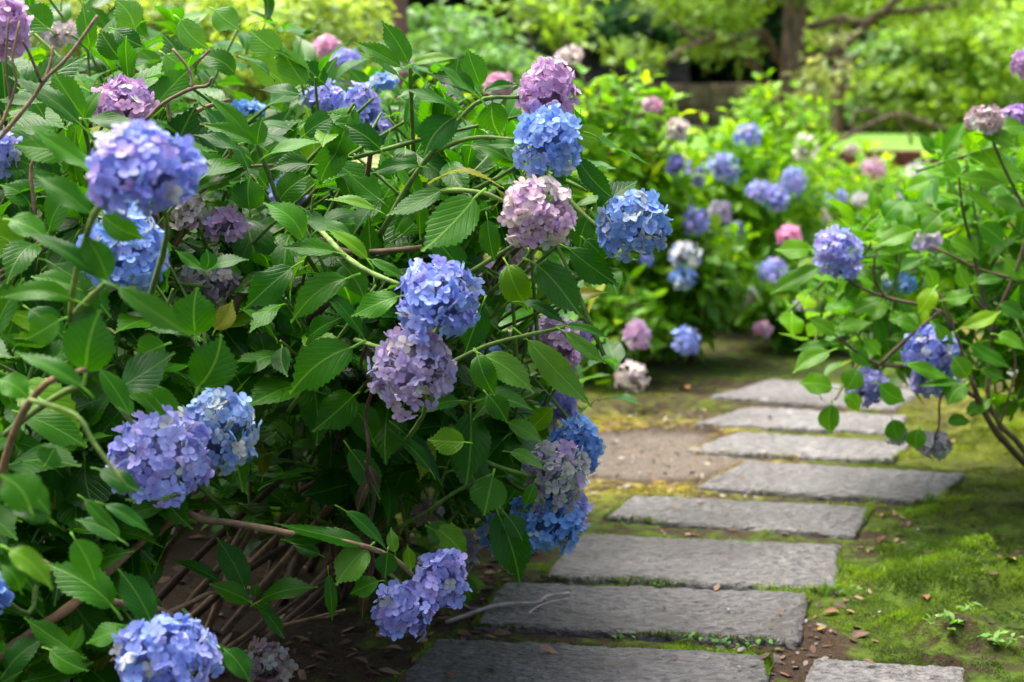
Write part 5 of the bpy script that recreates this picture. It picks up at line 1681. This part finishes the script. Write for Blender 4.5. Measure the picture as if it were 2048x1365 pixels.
for k, (px, py, s, col) in enumerate([(897, 1355, .045, (0.26, 0.13, 0.07)), (1660, 1235, .055, (0.24, 0.13, 0.07)), (1700, 1240, .04, (0.30, 0.2, 0.13)), (1850, 1230, .05, (0.22, 0.10, 0.05)), (2015, 1195, .05, (0.34, 0.17, 0.07)), (1640, 1272, .035, (0.42, 0.28, 0.06)),
                                      (1765, 1040, .04, (0.34, 0.20, 0.10)), (1610, 1100, .03, (0.28, 0.13, 0.07)), (1760, 1095, .05, (0.16, 0.07, 0.04)), (1880, 1105, .05, (0.14, 0.06, 0.04)), (2000, 1150, .05, (0.2, 0.10, 0.06)), (1368, 775, .11, (0.42, 0.24, 0.10)),
                                      (720, 1330, .05, (0.2, 0.12, 0.07)), (790, 1310, .05, (0.3, 0.22, 0.14)), (690, 1290, .05, (0.16, 0.09, 0.05)), (640, 1310, .05, (0.24, 0.15, 0.09)), (1740, 1330, .04, (0.22, 0.14, 0.08)), (1905, 900, .04, (0.3, 0.2, 0.1))]):
    q = gp(px, py, 0.05 if float(slab_dist(np.array([gp(px, py, .05).x]), np.array([gp(px, py, .05).y]))[0]) > 0 else 0.02)
    o = obj('fallen_leaf', FL[k % 3], None, Vector((q.x, q.y, on_ground(q.x, q.y) + .006)), col, label=FLAB[k], category='fallen leaf', group='fallen leaves on moss and slabs')
    o.rotation_euler = (r.uniform(-.2, .2), r.uniform(-.2, .2), r.uniform(0, 6.28))
    o.scale = (s * 0.95, s * 0.95, s * 0.95)


# seedlings and grass tufts
def seedling(px, py, n, size, col, label, group):
    q = off_slab(gp(px, py, 0.025))
    base = Vector((q.x, q.y, on_ground(q.x, q.y)))
    root = obj('seedling', None, None, base, label=label, category='weed', group=group)
    r = random.Random(int(px * py))
    for k in range(n):
        a = r.uniform(0, 6.28)
        d = Vector((math.cos(a), math.sin(a), r.uniform(.1, .7))).normalized()
        p = Vector((r.uniform(-1, 1) * size * 1.6, r.uniform(-.4, .4) * size, r.uniform(.2, 1.2) * size))
        M = leaf_matrix(p, p + d * size * r.uniform(.7, 1.2), Vector((0, 0, 1)), r.randrange(12))
        obj('leaf', LEAFV[r.randrange(12)][0], root, M, tuple(c * r.uniform(.8, 1.2) for c in col))
    return root


J = 'tiny round-leaved weed in the joint before the twig slab, '
for px, py, n, s, lab in ((1380, 1289, 7, .020, J + 'third from its soil end'), (1430, 1292, 8, .022, J + 'second from its soil end'), (1490, 1296, 7, .022, J + 'nearest its soil end'),
                          (1545, 1302, 4, .018, 'very small weed at the very corner of the twig slab'), (1250, 1272, 8, .018, J + 'by itself near the twig'), (1690, 1195, 8, .022, 'leafy weed in the moss off the end of the slab behind the twig slab'),
                          (1310, 1165, 5, .014, 'minute weed in the joint behind the twig slab, halfway along'), (1570, 1178, 6, .016, 'minute weed in the joint behind the twig slab, by the bank')):
    seedling(px, py, n, s, (0.09, 0.24, 0.04), lab, 'weeds in the slab joints')
for px, py, n, s, lab in ((1890, 1320, 14, .030, 'pale green feathery weed in the moss right behind the short slab'), (1990, 1335, 14, .032, 'largest pale feathery weed, furthest up the bank past the short slab'), (1940, 1300, 10, .026, 'smallest pale feathery weed, between two larger ones on the bank')):
    seedling(px, py, n, s, (0.13, 0.28, 0.06), lab, 'feathery weeds on the bank')


def grass_tuft(px, py, n, h, label):
    q = off_slab(gp(px, py, 0.025))
    base = Vector((q.x, q.y, on_ground(q.x, q.y)))
    root = obj('grass_tuft', None, None, base, label=label, category='grass tuft')
    r = random.Random(int(px))
    V, F, T = [], [], []
    for k in range(n):
        a = r.uniform(0, 6.28)
        p = Vector((r.uniform(-.02, .02), r.uniform(-.015, .015), 0))
        d = Vector((math.cos(a) * .45, math.sin(a) * .45, 1)) * h * r.uniform(.5, 1.1)
        s = Vector((-math.sin(a), math.cos(a), 0)) * .0016
        m = p + d * .55 + Vector((0, 0, .1 * h))
        i = len(V)
        V += [p - s, p + s, m + s * .8, m - s * .8, p + d]
        F += [(i, i + 1, i + 2, i + 3), (i + 3, i + 2, i + 4)]
        T += [(0.10 * r.uniform(.8, 1.3), 0.20, 0.03, 1)] * 5
    obj('blades', mesh('blades', V, F, TLEAF, {'tint': np.array(T)}), root, kind='stuff')


grass_tuft(1850, 1003, 40, .055, 'fine grass tuft at the corner of the slab that reaches onto the bank')
grass_tuft(1645, 1185, 30, .05, 'fine grass tuft at the corner of the slab behind the twig slab')
grass_tuft(1535, 1075, 18, .03, 'thin grass tuft in the joint before the second slab behind the twig')
